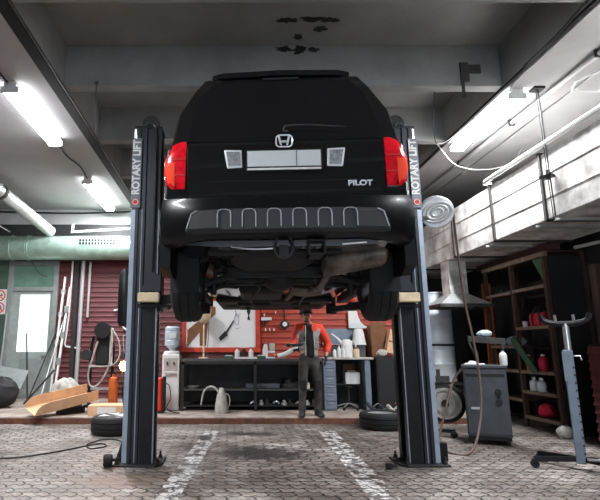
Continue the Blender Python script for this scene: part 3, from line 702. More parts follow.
B().span((.1, -.01, .16), (.25, .012, .27)).obj('cross_plate', 'soot', ab)
# green duct along the back wall, spiral duct joining it
gd = thing('round_duct', 'greenish round metal duct running along the back wall at left', 'duct', (-3.9, 10.93, 3.37))
B().cyl((-2.3, 0, 0), (2.3, 0, 0), .27, n=32).obj('duct_body', 'greenduct', gd, smooth=True)
for x in (-.9, -.55, -.5): B().lathe([(.27, -.012), (.285, -.012), (.285, .012), (.27, .012)], (x, 0, 0), (1, 0, 0), 32, closed=True).obj('collar', 'greenduct', gd, smooth=True)
gr = B().span((.62, -.285, .0), (1.47, -.262, .17)).obj('grille', 'greenduct', gd)
for i in range(12):
    for j in range(2): B().span((.655 + i * .067, -.292, .02 + j * .07), (.70 + i * .067, -.286, .075 + j * .07)).obj('grille_slot', 'black', gr)
sd = thing('spiral_duct', 'silver spiral duct coming down from the left ceiling to the round duct', 'duct', (-3.95, 10.93, 3.6))
pts = [Vector((0, -.12, .12)), Vector((-.35, -1.95, .48)), Vector((-.55, -2.9, .58)), Vector((-.7, -3.9, .6))]
b = B(); rs = []; PP = spline(pts, 16)
for i, p in enumerate(PP):
    t = (PP[min(i + 1, len(PP) - 1)] - PP[max(i - 1, 0)]).normalized(); u = t.orthogonal().normalized(); v = t.cross(u); r = .118 if i % 2 else .126
    u = (Vector((0, 0, 1)) - t * t.z).normalized(); v = t.cross(u)
    rs.append([p + (u * math.cos(2 * PI * k / 18) + v * math.sin(2 * PI * k / 18)) * r for k in range(18)])
b.rings(rs).obj('duct_body', 'steel', sd, smooth=True)
B().lathe([(.12, -.03), (.145, -.03), (.145, .03), (.12, .03)], (-.335, -1.88, .468), (-.19, -1, .23), 24, closed=True).obj('collar', 'soot', sd)
wp_ = thing('horizontal_pipe', 'white pipe running above the greenish duct towards the lift column', 'pipe', (-3.5, 10.85, 3.72))
B().tube([(0, 0, 0), (1.6, 0, .1)], .026).tube([(.03, 0, 0), (.03, 0, .17)], .03).obj('pipe', 'whitepipe', wp_, smooth=True)
conduit('wall_pipe', 'white pipe going down the maroon siding and turning right at its foot', 'pipe', [(-3.53, 11.2, 3.12), (-3.55, 11.2, 1.9), (-3.60, 11.2, 1.26), (-3.58, 11.2, 1.21), (-3.5, 11.2, 1.2), (-3.25, 11.2, 1.17)], .022, 'whitepipe')
conduit('wall_pipe', 'thick grey pipe standing against the maroon siding', 'pipe', [(-3.28, 11.18, 3.12), (-3.30, 11.18, .106)], .045, 'pipe')
conduit('wall_pipe', 'short grey pipe beside the thick one on the maroon siding', 'pipe', [(-3.12, 11.18, 3.1), (-3.13, 11.18, 1.85)], .03, 'pipe')
conduit('siding_batten', 'dark vertical batten between the two fields of maroon siding', 'batten', [(-3.42, 11.22, 3.4), (-3.42, 11.22, .106)], .06, 'darksteel', n=4)
conduit('duct_wire', 'thin wire dangling from the round duct in front of the green glass', 'wire', [(-4.38, 10.9, 3.11), (-4.25, 10.9, 2.9), (-4.12, 10.95, 2.76), (-4.0, 10.95, 2.74)], .008, 'cable', 5)
conduit('slanted_rod', 'thin pale rod slanting in the upper left corner above the round duct', 'rod', [(-5.6, 10.2, 4.15), (-4.75, 10.6, 3.66)], .012, 'whitepipe')
conduit('under_duct_pipe', 'pale pipe in the dark under the duct at the right photo edge', 'pipe', [(5.3, 6.1, 2.62), (5.05, 6.75, 2.6), (4.96, 7.0, 2.59)], .028, 'pipe')
# no-smoking signs
sg = thing('prohibition_sign', 'white sign with two red prohibition rings on the green wall', 'sign', (-5.13, YB - .07, 2.2))
B().span((-.15, -.008, -.28), (.15, 0, .28)).obj('board', 'signwhite', sg)
for z in (.135, -.135):
    B().lathe([(.098, -.002), (.122, -.002), (.122, .002), (.098, .002)], (0, -.0105, z), (0, 1, 0), 30, closed=True).box((0, -.011, z), (.2, .003, .02), (0, R(45), 0)).obj('red_ring', 'signred', sg)
    B().box((0, -.0095, z), (.13, .002, .018), (0, R(-12 if z > 0 else 12), 0)).box((.03, -.0095, z + .03), (.02, .002, .05)).obj('pictogram', 'black', sg)

# ================================================================== LEFT SIDE, ON THE LEDGE
Z0 = .105
def rod(name, label, a, c_, r, m, cat='pole', n=8, group=None):
    return tag(B().cyl(a, c_, r, n=n).obj(name, m, smooth=True), label, cat, group)
t = thing('aluminium_rail', 'tall white window rail leaning at the door, left one of the pair', 'rail', (-3.70, 10.75, Z0))
B().tube([(0, 0, .0), (.03, .42, 2.65)], .03, n=4).obj('rail', 'white', t)
for z in (.6, 1.2, 1.8, 2.3): B().box((.03 * z / 2.65, .16 * z - .01, z), (.09, .03, .1)).obj('fitting', 'pipe', t)
t = thing('aluminium_rail', 'tall white window rail leaning at the door, right one of the pair', 'rail', (-3.56, 10.55, Z0))
B().tube([(0, 0, .0), (.05, .5, 2.4)], .028, n=4).obj('rail', 'white', t)
for z in (.8, 1.35, 1.9): B().box((.05 * z / 2.4, .2 * z - .02, z), (.08, .03, .14)).obj('fitting', 'frame', t)
rod('leaning_pole', 'thin dark pole leaning right against the grey door', (-4.15, 10.75, .12), (-3.8, 11.15, 1.5), .015, 'darksteel')
rod('leaning_pole', 'dark pole leaning left near the foot of the grey door', (-4.2, 10.85, .12), (-4.45, 11.18, 1.5), .018, 'darksteel')
rod('leaning_pole', 'pale thin pole leaning on the door beside the window rails', (-3.72, 10.2, .12), (-3.6, 11.1, 1.9), .013, 'pipe')
rod('leaning_pole', 'dark pole lying low across the clutter at the left edge', (-3.9, 9.9, .13), (-3.45, 10.2, .75), .02, 'darksteel')
rod('leaning_pole', 'pale strip leaning beside the green wall at the left edge', (-4.85, 10.85, .12), (-4.92, 11.15, 1.95), .02, 'frame')
t = thing('metal_sheet', 'grey metal sheet leaning in the clutter at the left edge', 'sheet', (-4.45, 10.15, Z0))
B().loft([[(-.45, 0, 0), (.25, 0, 0), (.35, .42, .62), (-.5, .42, .75)], [(-.45, .012, 0), (.25, .012, 0), (.35, .432, .62), (-.5, .432, .75)]]).obj('sheet', 'frame', t)
t = thing('rubble_sack', 'black crumpled sack at the left edge of the photo', 'sack', (-4.25, 9.55, Z0))
b = B().ball((0, 0, .26), .3, (1.25, .9, .95), 18)
rn = random.Random(5)
for v in b.bm.verts: v.co += Vector((rn.uniform(-.03, .03), rn.uniform(-.03, .03), rn.uniform(-.04, .05))); v.co.z = max(v.co.z, 0)
b.obj('sack', 'black', t, smooth='all', sub=1)
def sack(loc, r, sc, seed, m, label, name='cloth_sack'):
    t = thing(name, label, 'sack', loc); rn = random.Random(seed); b = B().ball((0, 0, 0), r, sc, 16)
    for v in b.bm.verts:
        a = math.atan2(v.co.y, v.co.x); v.co += v.co.normalized() * (.11 * r * math.sin(7 * a + 5 * v.co.z / r) + rn.uniform(-.09, .09) * r)
        v.co.z = max(v.co.z + r * sc[2] * .8, 0)
    b.obj('cloth', m, t, smooth='all', sub=1)
    return t
sack((-3.05, 9.75, Z0), .27, (1.05, .8, 1.05), 3, 'sack', 'pale grey bundled sack standing behind the cardboard tray')
t = thing('cardboard_tray', 'long open cardboard tray tilted over the edge of the ledge at left', 'cardboard', (-2.74, 8.62, Z0 + .165))
t.rotation_euler = (R(14), R(-9), R(44))
B().span((-.56, -.19, 0), (.54, .19, .008)).obj('base', 'card', t)
for s in (-1, 1):
    B().prism([(-.56, .0), (.54, 0), (.54, .17), (-.32, .17), (-.44, .15), (-.52, .09)], .008, (0, s * .194 - .004, 0), 'XZ').obj('side_flap', 'card', t)
t = thing('dark_block', 'dark block lying under the tilted cardboard tray', 'block', (-2.66, 8.74, Z0), R(44)); B().span((-.2, -.09, 0), (.24, .09, .10)).span((-.2, .02, .10), (.24, .09, .125)).obj('block', 'black', t, bevel=.01)
t = thing('flat_carton', 'low cardboard carton with white paper behind the left tyre', 'box', (-1.98, 8.62, Z0), R(4))
B().span((-.3, -.2, 0), (.34, .2, .16)).obj('carton', 'card', t, bevel=.006)
B().span((-.15, -.206, .03), (.15, -.2, .13)).obj('paper_label', 'paper', t)
# hose trolley
t = thing('hose_trolley', 'black upright hose trolley with looped pale hoses in front of the maroon siding', 'trolley', (-2.40, 9.75, Z0))
for x in (-.22, .2): B().tube([(x, 0, 0), (x, 0, 1.1), (x * .8, 0, 1.3)], .03).obj('upright', 'blackmetal', t, smooth=True)
B().span((-.27, -.2, 0), (.25, .2, .04)).obj('foot', 'blackmetal', t)
for z in (.72, .3): B().span((-.25, -.02, z), (.23, .02, z + .04)).obj('crossbar', 'pipe', t)
B().span((-.12, -.09, .75), (.14, .09, 1.32)).obj('casing', 'black', t, bevel=.04)
B().lathe([(.03, -.08), (.15, -.08), (.15, -.06), (.1, -.05), (.1, .05), (.15, .06), (.15, .08), (.03, .08)], (0.03, -.16, 1.4), (0, 1, 0), 24).obj('reel', 'rubber', t, smooth=True)
B().lathe([(.02, -.05), (.1, -.05), (.1, .05), (.02, .05)], (-.27, -.14, .95), (0, 1, 0), 20).obj('motor', 'darksteel', t, smooth=True)
B().tube([(.18, -.14, 1.42), (.22, -.2, 1.1), (.16, -.2, .7), (.0, -.2, .42), (-.14, -.2, .38), (-.2, -.2, .6), (-.12, -.2, .95), (-.05, -.2, 1.2)], .018, smooth=6).tube([(.18, -.13, 1.45), (.34, -.18, 1.2), (.36, -.2, .9), (.2, -.22, .75), (-.2, -.2, .74)], .014, smooth=6).obj('hose', 'offwhite', t, smooth=True)
B().span((.12, -.05, .76), (.2, -.02, 1.45)).obj('mast', 'whitepipe', t)
t = thing('orange_cylinder', 'narrow orange cylinder standing beside the hose trolley', 'gas cylinder', (-2.10, 9.45, Z0))
B().lathe([(0, 0), (.08, 0), (.085, .02), (.085, .46), (.07, .53), (.03, .56), (.03, .6), (0, .6)], n=20).obj('body', 'orange', t, smooth=True)
B().lathe([(.02, 0), (.025, .05), (0, .06)], (0, 0, .6), n=12).obj('valve', 'darksteel', t)
conduit('siding_conduit', 'white bent conduit on the maroon siding beside the lift column', 'conduit', [(-2.55, 11.2, 2.0), (-2.4, 11.2, 2.0), (-2.32, 11.2, 1.8), (-2.32, 11.2, 1.62), (-2.1, 11.2, 1.52)], .02, 'whitepipe', 3)
# inspection lamp hooked on the column
t = thing('inspection_lamp', 'lit bare inspection bulb hanging beside the left lift column', 'lamp', (-1.123, 5.51, 1.0))
B().ball((0, 0, -.01), .043, (1, 1, 1.2), 14).obj('bulb', 'glow', t, smooth='all')
B().lathe([(.022, .036), (.028, .05), (.028, .11), (.012, .13)], n=14).obj('socket', 'black', t, smooth=True)
B().tube([(0, 0, .12), (-.01, .005, .2), (-.022, .02, .29), (-.012, .03, .315), (.02, .03, .32)], .005, n=6, smooth=4).obj('hook', 'offwhite', t, smooth=True)
B().tube([(.0, .015, .1), (-.03, .04, 0), (-.03, .2, -.4), (-.03, .5, -.75), (-.1, .9, -.98), (-.3, 1.3, -.99), (-.5, 1.35, -.99), (-.62, 1.0, -.99), (-.5, .75, -.99), (-.36, .9, -.99), (-.5, 1.05, -.99), (-.9, .5, -.99), (-1.3, .22, -.99), (-1.9, .3, -.99), (-2.6, .1, -.99)], .008, n=6, smooth=6).obj('cord', 'cable', t, smooth=True)
# the two wheels taken off the car
def loose_wheel(loc, rz, label):
    t = thing('loose_tyre', label, 'tyre', loc, rz, 'tyres lying on the pavers')
    B().lathe([(r, z + .118) for r, z in tyre_prof(.335, .235, .215)], n=44, closed=True).obj('tyre', 'rubber', t, smooth=30)
    b = rim_into(B(), .214, .1); o = b.obj('rim', 'pipe', t, smooth=30); o.location = (0, 0, .118)
    return t
loose_wheel((-1.60, 7.42, 0.001), .3, 'rimmed tyre lying flat on the pavers left of the left lift column')
loose_wheel((2.31, 7.83, 0.001), .9, 'rimmed tyre lying flat on the pavers behind the right lift column')
t = thing('white_rag', 'white crumpled papers lying on the left tyre', 'rag', (-1.62, 7.38, .242))
b = B()
for i, (x, y, a) in enumerate(((-.1, -.1, .3), (.08, .0, 1.1), (-.02, .12, 2), (.16, -.12, .7))): b.loft([[(x + .09 * math.cos(a + k * 1.57), y + .07 * math.sin(a + k * 1.57), .003 + .012 * ((k + i) % 2) + d) for k in range(4)] for d in (0, .006)])
b.obj('paper', 'paper', t)

# ================================================================== WATER COOLER AND BENCHES
t = thing('water_cooler', 'white water cooler with a bottle on top beside the bench', 'water cooler', (-1.02, 9.28, Z0))
B().span((-.155, -.15, 0), (.155, .16, .97)).obj('cabinet', 'white', t, bevel=.02)
B().lathe([(0, .965), (.15, .965), (.15, 1.0), (.12, 1.02), (0, 1.02)], n=24).obj('collar', 'white', t, smooth=True)
B().lathe([(0, 1.0), (.05, 1.0), (.06, 1.06), (.135, 1.12), (.138, 1.2), (.13, 1.21), (.138, 1.23), (.138, 1.36), (.13, 1.37), (.138, 1.39), (.135, 1.44), (.11, 1.46), (0, 1.46)], n=28).obj('bottle', 'water', t, smooth=True)
B().box((.03, -.137, 1.3), (.11, .012, .09)).obj('bottle_label', 'plate', t)
B().span((-.12, -.158, .68), (.12, -.148, .9)).obj('tap_panel', 'offwhite', t, bevel=.004)
for x in (-.06, .06): B().cyl((x, -.15, .82), (x, -.2, .82), .014).cyl((x, -.195, .83), (x, -.195, .77), .012).obj('tap', 'darksteel', t)
B().span((-.1, -.2, .62), (.1, -.15, .645)).obj('drip_tray', 'offwhite', t)
B().span((-.145, -.153, .03), (.145, -.149, .6)).obj('lower_door', 'white', t, bevel=.003)
t = thing('battery_charger', 'red box charger on the ledge between the lift column and the water cooler', 'charger', (-1.165, 8.80, Z0))
B().span((-.12, -.09, .03), (.05, .12, .58)).obj('casing', 'red', t, bevel=.03)
B().span((-.09, -.097, .12), (.02, -.088, .48)).obj('front_panel', 'jackred', t, bevel=.01)
B().span((.05, -.07, .02), (.1, .1, .6)).obj('side_cover', 'black', t, bevel=.02)
for y in (-.06, .09): B().span((-.1, y - .02, 0), (.08, y + .02, .03)).obj('foot', 'black', t)
B().tube([(.08, -.06, .5), (.17, -.09, .45), (.2, -.1, .25), (.14, -.12, .1), (.24, -.13, .03), (.36, -.1, .012)], .009, smooth=6, n=6).obj('cable', 'cable', t, smooth=True)
t = thing('oil_can', 'grey oil can with a long bent spout on the ledge before the bench', 'oil can', (-.11, 8.78, Z0))
B().lathe([(0, 0), (.115, 0), (.118, .02), (.105, .15), (.075, .3), (.06, .32), (.06, .34), (.045, .36), (.04, .4), (.03, .41), (0, .41)], n=26).obj('body', 'offwhite', t, smooth=True)
B().tube([(-.05, 0, .33), (-.1, 0, .40), (-.19, 0, .43), (-.28, 0, .38), (-.325, 0, .26), (-.345, 0, .13)], lambda u: .02 - .008 * u, smooth=5).obj('spout', 'offwhite', t, smooth=True)
B().tube([(.06, 0, .32), (.12, 0, .29), (.14, 0, .22), (.135, 0, .14), (.108, 0, .1)], .01, smooth=4).obj('handle', 'offwhite', t, smooth=True)
# workbench
t = thing('workbench', 'long dark steel workbench with lower shelves behind the car', 'workbench', (.5, 9.4, Z0))
B().span((-1.33, -.36, .84), (1.16, .32, .885)).obj('worktop', 'benchtop', t, bevel=.004)
B().span((-1.32, -.355, .79), (1.15, -.33, .84)).obj('apron', 'bench', t)
for x in (-1.3, -.02, 1.13):
    for y in (-.33, .29): B().span((x - .025, y - .025, 0), (x + .025, y + .025, .84)).obj('leg', 'bench', t)
B().span((-1.31, -.32, .34), (1.13, .3, .365)).obj('middle_shelf', 'benchtop', t)
B().span((-1.31, -.30, .07), (1.13, .3, .09)).obj('bottom_shelf', 'bench', t)
B().span((-1.31, .295, .09), (1.13, .305, .8)).obj('back_panel', 'bench', t)
# desk with drawers
t = thing('tool_desk', 'desk with a pale top, blue-grey legs and an open space below', 'desk', (2.2, 9.4, Z0))
B().span((-.5, -.36, .875), (.38, .3, .91)).obj('desktop', 'offwhite', t, bevel=.004)
for x in (.19, ):
    B().span((.22, -.33, 0), (.32, .26, .875)).obj('side_leg', 'bluegrey', t, bevel=.006)
B().span((-.29, -.16, .42), (.22, .265, .44)).obj('inner_shelf', 'bench', t)
B().span((-.29, .27, 0), (.22, .285, .875)).obj('back_sheet', 'bench', t)
dc = thing('drawer_cabinet', 'blue-grey cabinet of six drawers under the pale desk', 'cabinet', (1.795, 9.36, Z0))
B().span((-.115, -.29, 0), (.11, .3, .865)).obj('carcass', 'bluegrey', dc, bevel=.004)
for i in range(6):
    d = B().span((-.105, -.305, .03 + i * .138), (.10, -.29, .155 + i * .138)).obj('drawer', 'bluegrey', dc, bevel=.004)
    B().span((-.05, -.318, .125 + i * .138), (.05, -.305, .137 + i * .138)).obj('handle', 'handle', d)
# back panel behind the desk, poster, wall tools
t = thing('steel_backboard', 'blue-grey steel board fixed to the red siding above the desk', 'board', (2.17, 9.70, 1.24))
B().span((-.37, -.012, .0), (.4, .012, .30)).obj('board', 'bluegrey', t, bevel=.004)
B().span((-.37, -.05, .0), (.4, -.012, .015)).span((-.37, -.05, .0), (-.36, -.012, .3)).obj('flange', 'offwhite', t)
t = thing('dark_board', 'dark board standing at the back of the desk below the steel board', 'board', (2.2, 9.66, Z0 + .912))
B().span((-.33, 0, 0), (.36, .02, .2)).obj('board', 'cabinet', t)
t = thing('wall_poster', 'large white sheet in a red frame on the wall above the bench', 'poster', (-.12, 9.715, 1.1))
for a, c_ in (((-.76, -.03, 0), (.74, .012, .09)), ((-.76, -.03, .98), (.74, .012, 1.06)), ((-.76, -.03, .09), (-.69, .012, .98)), ((.65, -.03, .09), (.74, .012, .98))): B().span(a, c_).obj('frame_bar', 'redframe', t, bevel=.004)
sh = B().span((-.69, -.004, .09), (.65, .006, .98)).obj('sheet', 'paper', t)
B().prism([(-.66, .1), (-.66, .42), (-.42, .62), (-.40, .4)], .004, (0, -.010, 0), 'XZ').prism([(-.42, .12), (-.30, .12), (-.26, .6), (-.12, .72), (-.12, .86), (-.3, .9), (-.44, .78)], .004, (0, -.011, 0), 'XZ').obj('brown_print', 'carddark', sh)
B().tube([(.29 + .04 * math.cos(a), -.008, .62 + .11 * math.sin(a)) for a in [2 * PI * i / 14 for i in range(14)]], .005, n=5, closed=True).tube([(.26, -.008, .8), (.3, -.008, .66), (.36, -.008, .73)], .006, n=5).tube([(.25, -.008, .46), (.3, -.008, .44), (.36, -.008, .47)], .004, n=5).obj('pencil_sketch', 'signgrey', sh)
B().prism([(.48, .78), (.52, .84), (.56, .78), (.53, .7), (.55, .6), (.49, .62), (.51, .7)], .003, (0, -.008, 0), 'XZ').obj('ink_figure', 'black', sh)
t = thing('hand_brush', 'black hand brush hanging slanted on the white sheet', 'brush', (-.02, 9.70, 1.5))
B().tube([(-.02, 0, -.03), (.06, 0, .08), (.13, 0, .2)], lambda u: .022 - .01 * u, smooth=3).obj('handle', 'black', t, smooth=True)
B().prism([(-.16, -.13), (-.12, -.19), (.01, -.08), (.0, -.02), (-.04, .0)], .05, (0, -.03, 0), 'XZ').obj('bristle_head', 'black', t, bevel=.008)
t = thing('drain_funnel', 'cream drain funnel on a thin pole standing on the bench', 'funnel', (-.45, 9.42, Z0 + .887))
B().lathe([(0, 0), (.09, 0), (.09, .012), (.018, .02), (.014, .66), (.0, .66)], n=18).obj('pole', 'cream', t, smooth=True)
B().lathe([(.014, .63), (.07, .655), (.125, .73), (.14, .9), (.132, .9), (.115, .74), (.06, .675), (0, .66)], n=24).obj('cup', 'cream', t, smooth=True)
B().tube([(.06, 0, .012), (.085, .02, .4), (.09, .02, .68)], .006, n=6).obj('drain_hose', 'brownhose', t)
# bench clutter
def bottle(loc, h, r, m, label, cap='black', group=None, cat='bottle', name='bottle'):
    t = thing(name, label, cat, loc, 0, group)
    B().lathe([(0, 0), (r * .95, 0), (r, .01), (r, h * .62), (r * .8, h * .74), (r * .38, h * .82), (r * .36, h * .9), (0, h * .9)], n=20).obj('body', m, t, smooth=True)
    B().lathe([(0, h * .9), (r * .42, h * .9), (r * .42, h), (0, h)], n=14).obj('cap', cap, t, smooth=True)
    return t
ZB = Z0 + .886
bottle((.17, 9.34, ZB), .2, .045, 'white', 'white bottle on the bench below the poster, left one of the pair')
bottle((.42, 9.34, ZB), .2, .045, 'white', 'white bottle on the bench below the poster, right one of the pair')
bottle((.29, 9.38, ZB), .21, .045, 'black', 'black bottle on the bench between two white ones', 'white')
t = thing('white_tray', 'flat white tray lying on the bench in front of the bottles', 'tray', (.32, 9.17, ZB)); B().span((-.2, -.06, 0), (.2, .06, .012)).span((-.2, -.06, .012), (.2, -.05, .03)).span((-.2, .05, .012), (.2, .06, .03)).obj('tray', 'white', t)
for i, (x, w_, l_) in enumerate(((.02, .09, 'green plastic box on the bench left of the white tray'), (.60, .07, 'green plastic box on the bench right of the bottles'), (1.5, .05, 'small green box on the bench behind the worker'))):
    t = thing('green_box', l_, 'box', (x, 9.22, ZB), .2 * i, 'green boxes on the bench'); B().span((-w_, -.06, 0), (w_, .06, .05)).obj('tub', 'greenplastic', t, bevel=.006); B().span((-w_ * .8, -.05, .05), (w_ * .6, .03, .062)).obj('lid', 'white', t)
t = thing('bench_vise', 'white bench vise with a pinkish jaw on the bench', 'vise', (.76, 9.38, ZB))
B().prism([(-.12, 0), (.1, 0), (.1, .03), (-.03, .03), (-.03, .1), (.1, .1), (.1, .14), (-.03, .14), (-.04, .26), (-.09, .26), (-.12, .14)], .12, (0, -.06, 0), 'XZ').obj('body', 'white', t, bevel=.008)
B().span((.0, -.05, .145), (.1, .05, .27)).obj('jaw', 'offwhite', t, bevel=.012)
B().cyl((.1, -.12, .07), (.1, .12, .07), .01).obj('screw_handle', 'handle', t)
t = thing('angle_grinder', 'white and black power tool lying on the bench beside the worker', 'power tool', (1.06, 9.2, ZB), 0)
B().tube([(-.16, 0, .045), (-.02, 0, .08), (.1, 0, .15)], .045, smooth=3, n=12).obj('body', 'white', t, smooth=True)
B().tube([(.08, 0, .13), (.18, 0, .18), (.3, 0, .1), (.34, 0, .04)], .04, smooth=3, n=10).obj('grip', 'black', t, smooth=True)
B().tube([(.02, -.02, .1), (.1, -.03, .17), (.2, -.03, .2)], .02, smooth=3).obj('guard', 'white', t, smooth=True)
for i, (x, z, l_) in enumerate(((.74, 1.70, 'white spray gun hanging on the red siding'), (1.09, 1.62, 'round black gauge with a white face hanging on the red siding'))):
    t = thing(['spray_gun', 'pressure_gauge'][i], l_, ['spray gun', 'gauge'][i], (x, 9.70, z))
    if i == 0:
        B().span((-.1, -.03, 0), (.1, .015, .06)).obj('barrel', 'white', t, bevel=.01); B().span((-.06, -.025, -.09), (-.02, .01, 0)).obj('grip', 'black', t)
    else:
        B().cyl((0, .01, 0), (0, -.04, 0), .085, n=24).obj('case', 'black', t, bevel=.006); B().cyl((0, -.04, .01), (0, -.046, .01), .045, n=20).obj('dial', 'white', t); B().tube([(0, 0, .08), (.0, 0, .5)], .012).obj('hose', 'cable', t)
for i, (x, z) in enumerate(((.72, 1.52), (.80, 1.52), (.88, 1.52), (.70, 1.80), (.92, 1.85), (1.0, 1.92), (.84, 1.95))):
    t = thing('wall_hook', ['left one of three small white hooks in a row on the red siding', 'middle one of three small white hooks in a row on the red siding', 'right one of three small white hooks in a row on the red siding', 'small white hook on the red siding above the spray gun', 'small hook on the red siding right above the spray gun', 'small hook high on the red siding left of the gauge hose', 'topmost small hook on the red siding under the car'][i], 'hook', (x, 9.705, z), 0, 'hooks on the red siding')
    B().tube([(0, .02, .02), (0, -.03, .02), (0, -.04, .0), (0, -.035, -.02)], .01, n=6).obj('hook', 'white', t)
# under the bench
t = thing('tool_case', 'flat grey case lying on the middle shelf of the workbench', 'case', (.62, 9.3, Z0 + .366)); B().span((-.3, -.16, 0), (.3, .16, .085)).obj('case', 'cabinet', t, bevel=.012); B().span((-.06, -.185, .03), (.06, -.16, .05)).obj('handle', 'black', t)
t = thing('engine_part', 'dark metal engine part on the middle shelf beside the flat case', 'engine part', (1.09, 9.38, Z0 + .366)); B().lathe([(0, 0), (.13, 0), (.13, .06), (.08, .09), (.08, .16), (0, .16)], n=20).box((.16, 0, .05), (.14, .12, .1)).obj('casting', 'darksteel', t, bevel=.01)
t = thing('small_crate', 'small pale box on the middle shelf at the worker', 'box', (1.36, 9.18, Z0 + .366), .1); B().span((-.08, -.07, 0), (.08, .07, .1)).obj('box', 'offwhite', t, bevel=.004); B().span((-.07, -.074, .03), (.07, -.07, .07)).obj('label_patch', 'cream', t)
t = thing('steel_dish', 'small dark dish on the middle shelf at the left end of the bench', 'dish', (-.62, 9.2, Z0 + .366)); B().lathe([(0, 0), (.08, 0), (.12, .05), (.11, .05), (.07, .012), (0, .012)], n=20).obj('dish', 'handle', t, smooth=True)
rn = random.Random(12)
for i in range(9):
    x = .45 + i * .135; a = rn.uniform(-.6, .6)
    t = thing('scrap_part', ['metal scrap piece, leftmost in the row under the bench', 'second metal scrap piece from the left under the bench', 'third metal scrap piece from the left under the bench', 'fourth metal scrap piece from the left under the bench', 'metal scrap piece in the middle of the row under the bench', 'fourth metal scrap piece from the right under the bench', 'third metal scrap piece from the right under the bench', 'second metal scrap piece from the right under the bench', 'rightmost metal scrap piece under the bench beside the worker'][i], 'scrap metal', (x, 9.14 + .03 * (i % 2), Z0 + .091), a, 'metal scrap under the bench')
    if i % 3 == 0: B().tube([(-.06, 0, .02), (0, 0, .06), (.05, 0, .02)], .018, smooth=3).obj('bent_pipe', 'handle', t, smooth=True)
    elif i % 3 == 1: B().lathe([(.02, 0), (.055, 0), (.055, .03), (.03, .05), (.03, .08), (.02, .08)], n=16, closed=True).obj('ring', 'handle', t, smooth=True)
    else: B().prism([(-.06, 0), (.06, 0), (.04, .03), (.0, .03), (-.02, .09), (-.05, .09)], .04, (0, -.02, 0), 'XZ').obj('bracket', 'darksteel', t, bevel=.004)
# on and around the desk
ZD = Z0 + .911
t = thing('watering_jug', 'large white jug with a long spout on the pale desk', 'jug', (2.18, 9.34, ZD))
B().lathe([(0, 0), (.11, 0), (.115, .02), (.105, .2), (.095, .28), (.06, .32), (0, .32)], n=26).obj('body', 'white', t, smooth=True)
B().tube([(-.07, 0, .22), (-.16, 0, .33), (-.27, 0, .42)], lambda u: .034 - .018 * u, n=10).obj('spout', 'white', t, smooth=True)
B().tube([(.08, 0, .28), (.15, 0, .27), (.165, 0, .18), (.11, 0, .08)], .013, smooth=4).obj('handle', 'white', t, smooth=True)
t = thing('jar', 'tan jar on the desk at the right of the white jug', 'jar', (2.33, 9.25, ZD)); B().lathe([(0, 0), (.05, 0), (.055, .02), (.055, .13), (.04, .15), (0, .15)], n=20).obj('jar_body', 'cream', t, smooth=True); B().lathe([(0, .15), (.045, .15), (.045, .175), (0, .175)], n=16).obj('lid', 'carddark', t)
bottle((1.93, 9.22, ZD), .16, .032, 'white', 'leftmost of three white bottles on the desk')
bottle((2.005, 9.2, ZD), .21, .034, 'white', 'middle of three white bottles on the desk', 'white')
bottle((2.075, 9.18, ZD), .19, .032, 'white', 'rightmost of three white bottles on the desk, next to the jug', 'white')
t = thing('white_bucket', 'white tapered plastic bucket upside down at the back right of the desk', 'bucket', (2.45, 9.5, ZD)); B().lathe([(.0, .52), (.08, .52), (.085, .5), (.13, .24), (.14, .24), (.14, .22), (0.0, .22)], n=24).obj('bucket', 'white', t, smooth=True); B().span((-.09, -.09, 0), (.09, .09, .22)).obj('base_box', 'cabinet', t)
t = thing('parts_crate', 'white crate with a brown flap on the shelf under the desk', 'box', (2.29, 9.36, Z0 + .441)) if False else None
t = thing('parts_crate', 'white crate with a brown cardboard flap under the desk', 'box', (2.25, 9.4, Z0 + .441))
B().span((-.13, -.13, 0), (.13, .12, .2)).obj('crate', 'white', t, bevel=.005); B().span((-.12, .1, .2), (.08, .11, .34)).obj('flap', 'carddark', t)
for x in (-.05, 0, .05): B().cyl((x, -.03, .2), (x, -.03, .235), .018, n=10).obj('cap', 'offwhite', t)
t = thing('castor_base', 'star-shaped castor base of a stool under the desk', 'stool', (2.16, 9.28, Z0))
for i in range(5):
    a = 2 * PI * i / 5 + .3; lg = B().tube([(0, 0, .11), (.12 * math.cos(a), .12 * math.sin(a), .08), (.2 * math.cos(a), .2 * math.sin(a), .055)], .013, n=6).obj('leg', 'handle', t); B().lathe([(.0, -.012), (.025, -.012), (.025, .012), (0, .012)], (.2 * math.cos(a), .2 * math.sin(a), .026), (math.sin(a), -math.cos(a), 0), 12).obj('castor', 'black', lg)
B().cyl((0, 0, .1), (0, 0, .38), .02).cyl((0, 0, .38), (0, 0, .40), .07).obj('post', 'darksteel', t)
t = thing('white_fender_part', 'white curved plastic part hanging on the siding above the desk', 'plastic part', (2.44, 9.68, 1.55))
pts = [(-.13, .0), (-.13, .33), (.04, .33), (.055, .24), (.1, .12), (.18, .04), (.36, .0)]
B().prism(pts, .05, (0, -.04, 0), 'XZ').obj('panel', 'white', t, bevel=.01)
B().prism([(-.13, 0), (-.13, .1), (.1, .1), (.18, .03), (.36, 0)], .012, (0, -.053, 0), 'XZ').obj('lip', 'plate', t, bevel=.003)
B().tube([(-.05, -.02, .33), (-.02, -.02, .5)], .04).obj('clamp', 'brownhose', t)
B().ball((-.05, -.02, .55), .05).obj('red_knob', 'red', t)
t = thing('black_cupboard', 'black low cupboard right of the desk', 'cupboard', (2.94, 9.33, Z0)); B().span((-.32, -.28, 0), (.33, .35, .92)).obj('body', 'black', t, bevel=.01); B().span((-.30, -.295, .05), (.31, -.28, .88)).obj('door', 'black', t, bevel=.006)
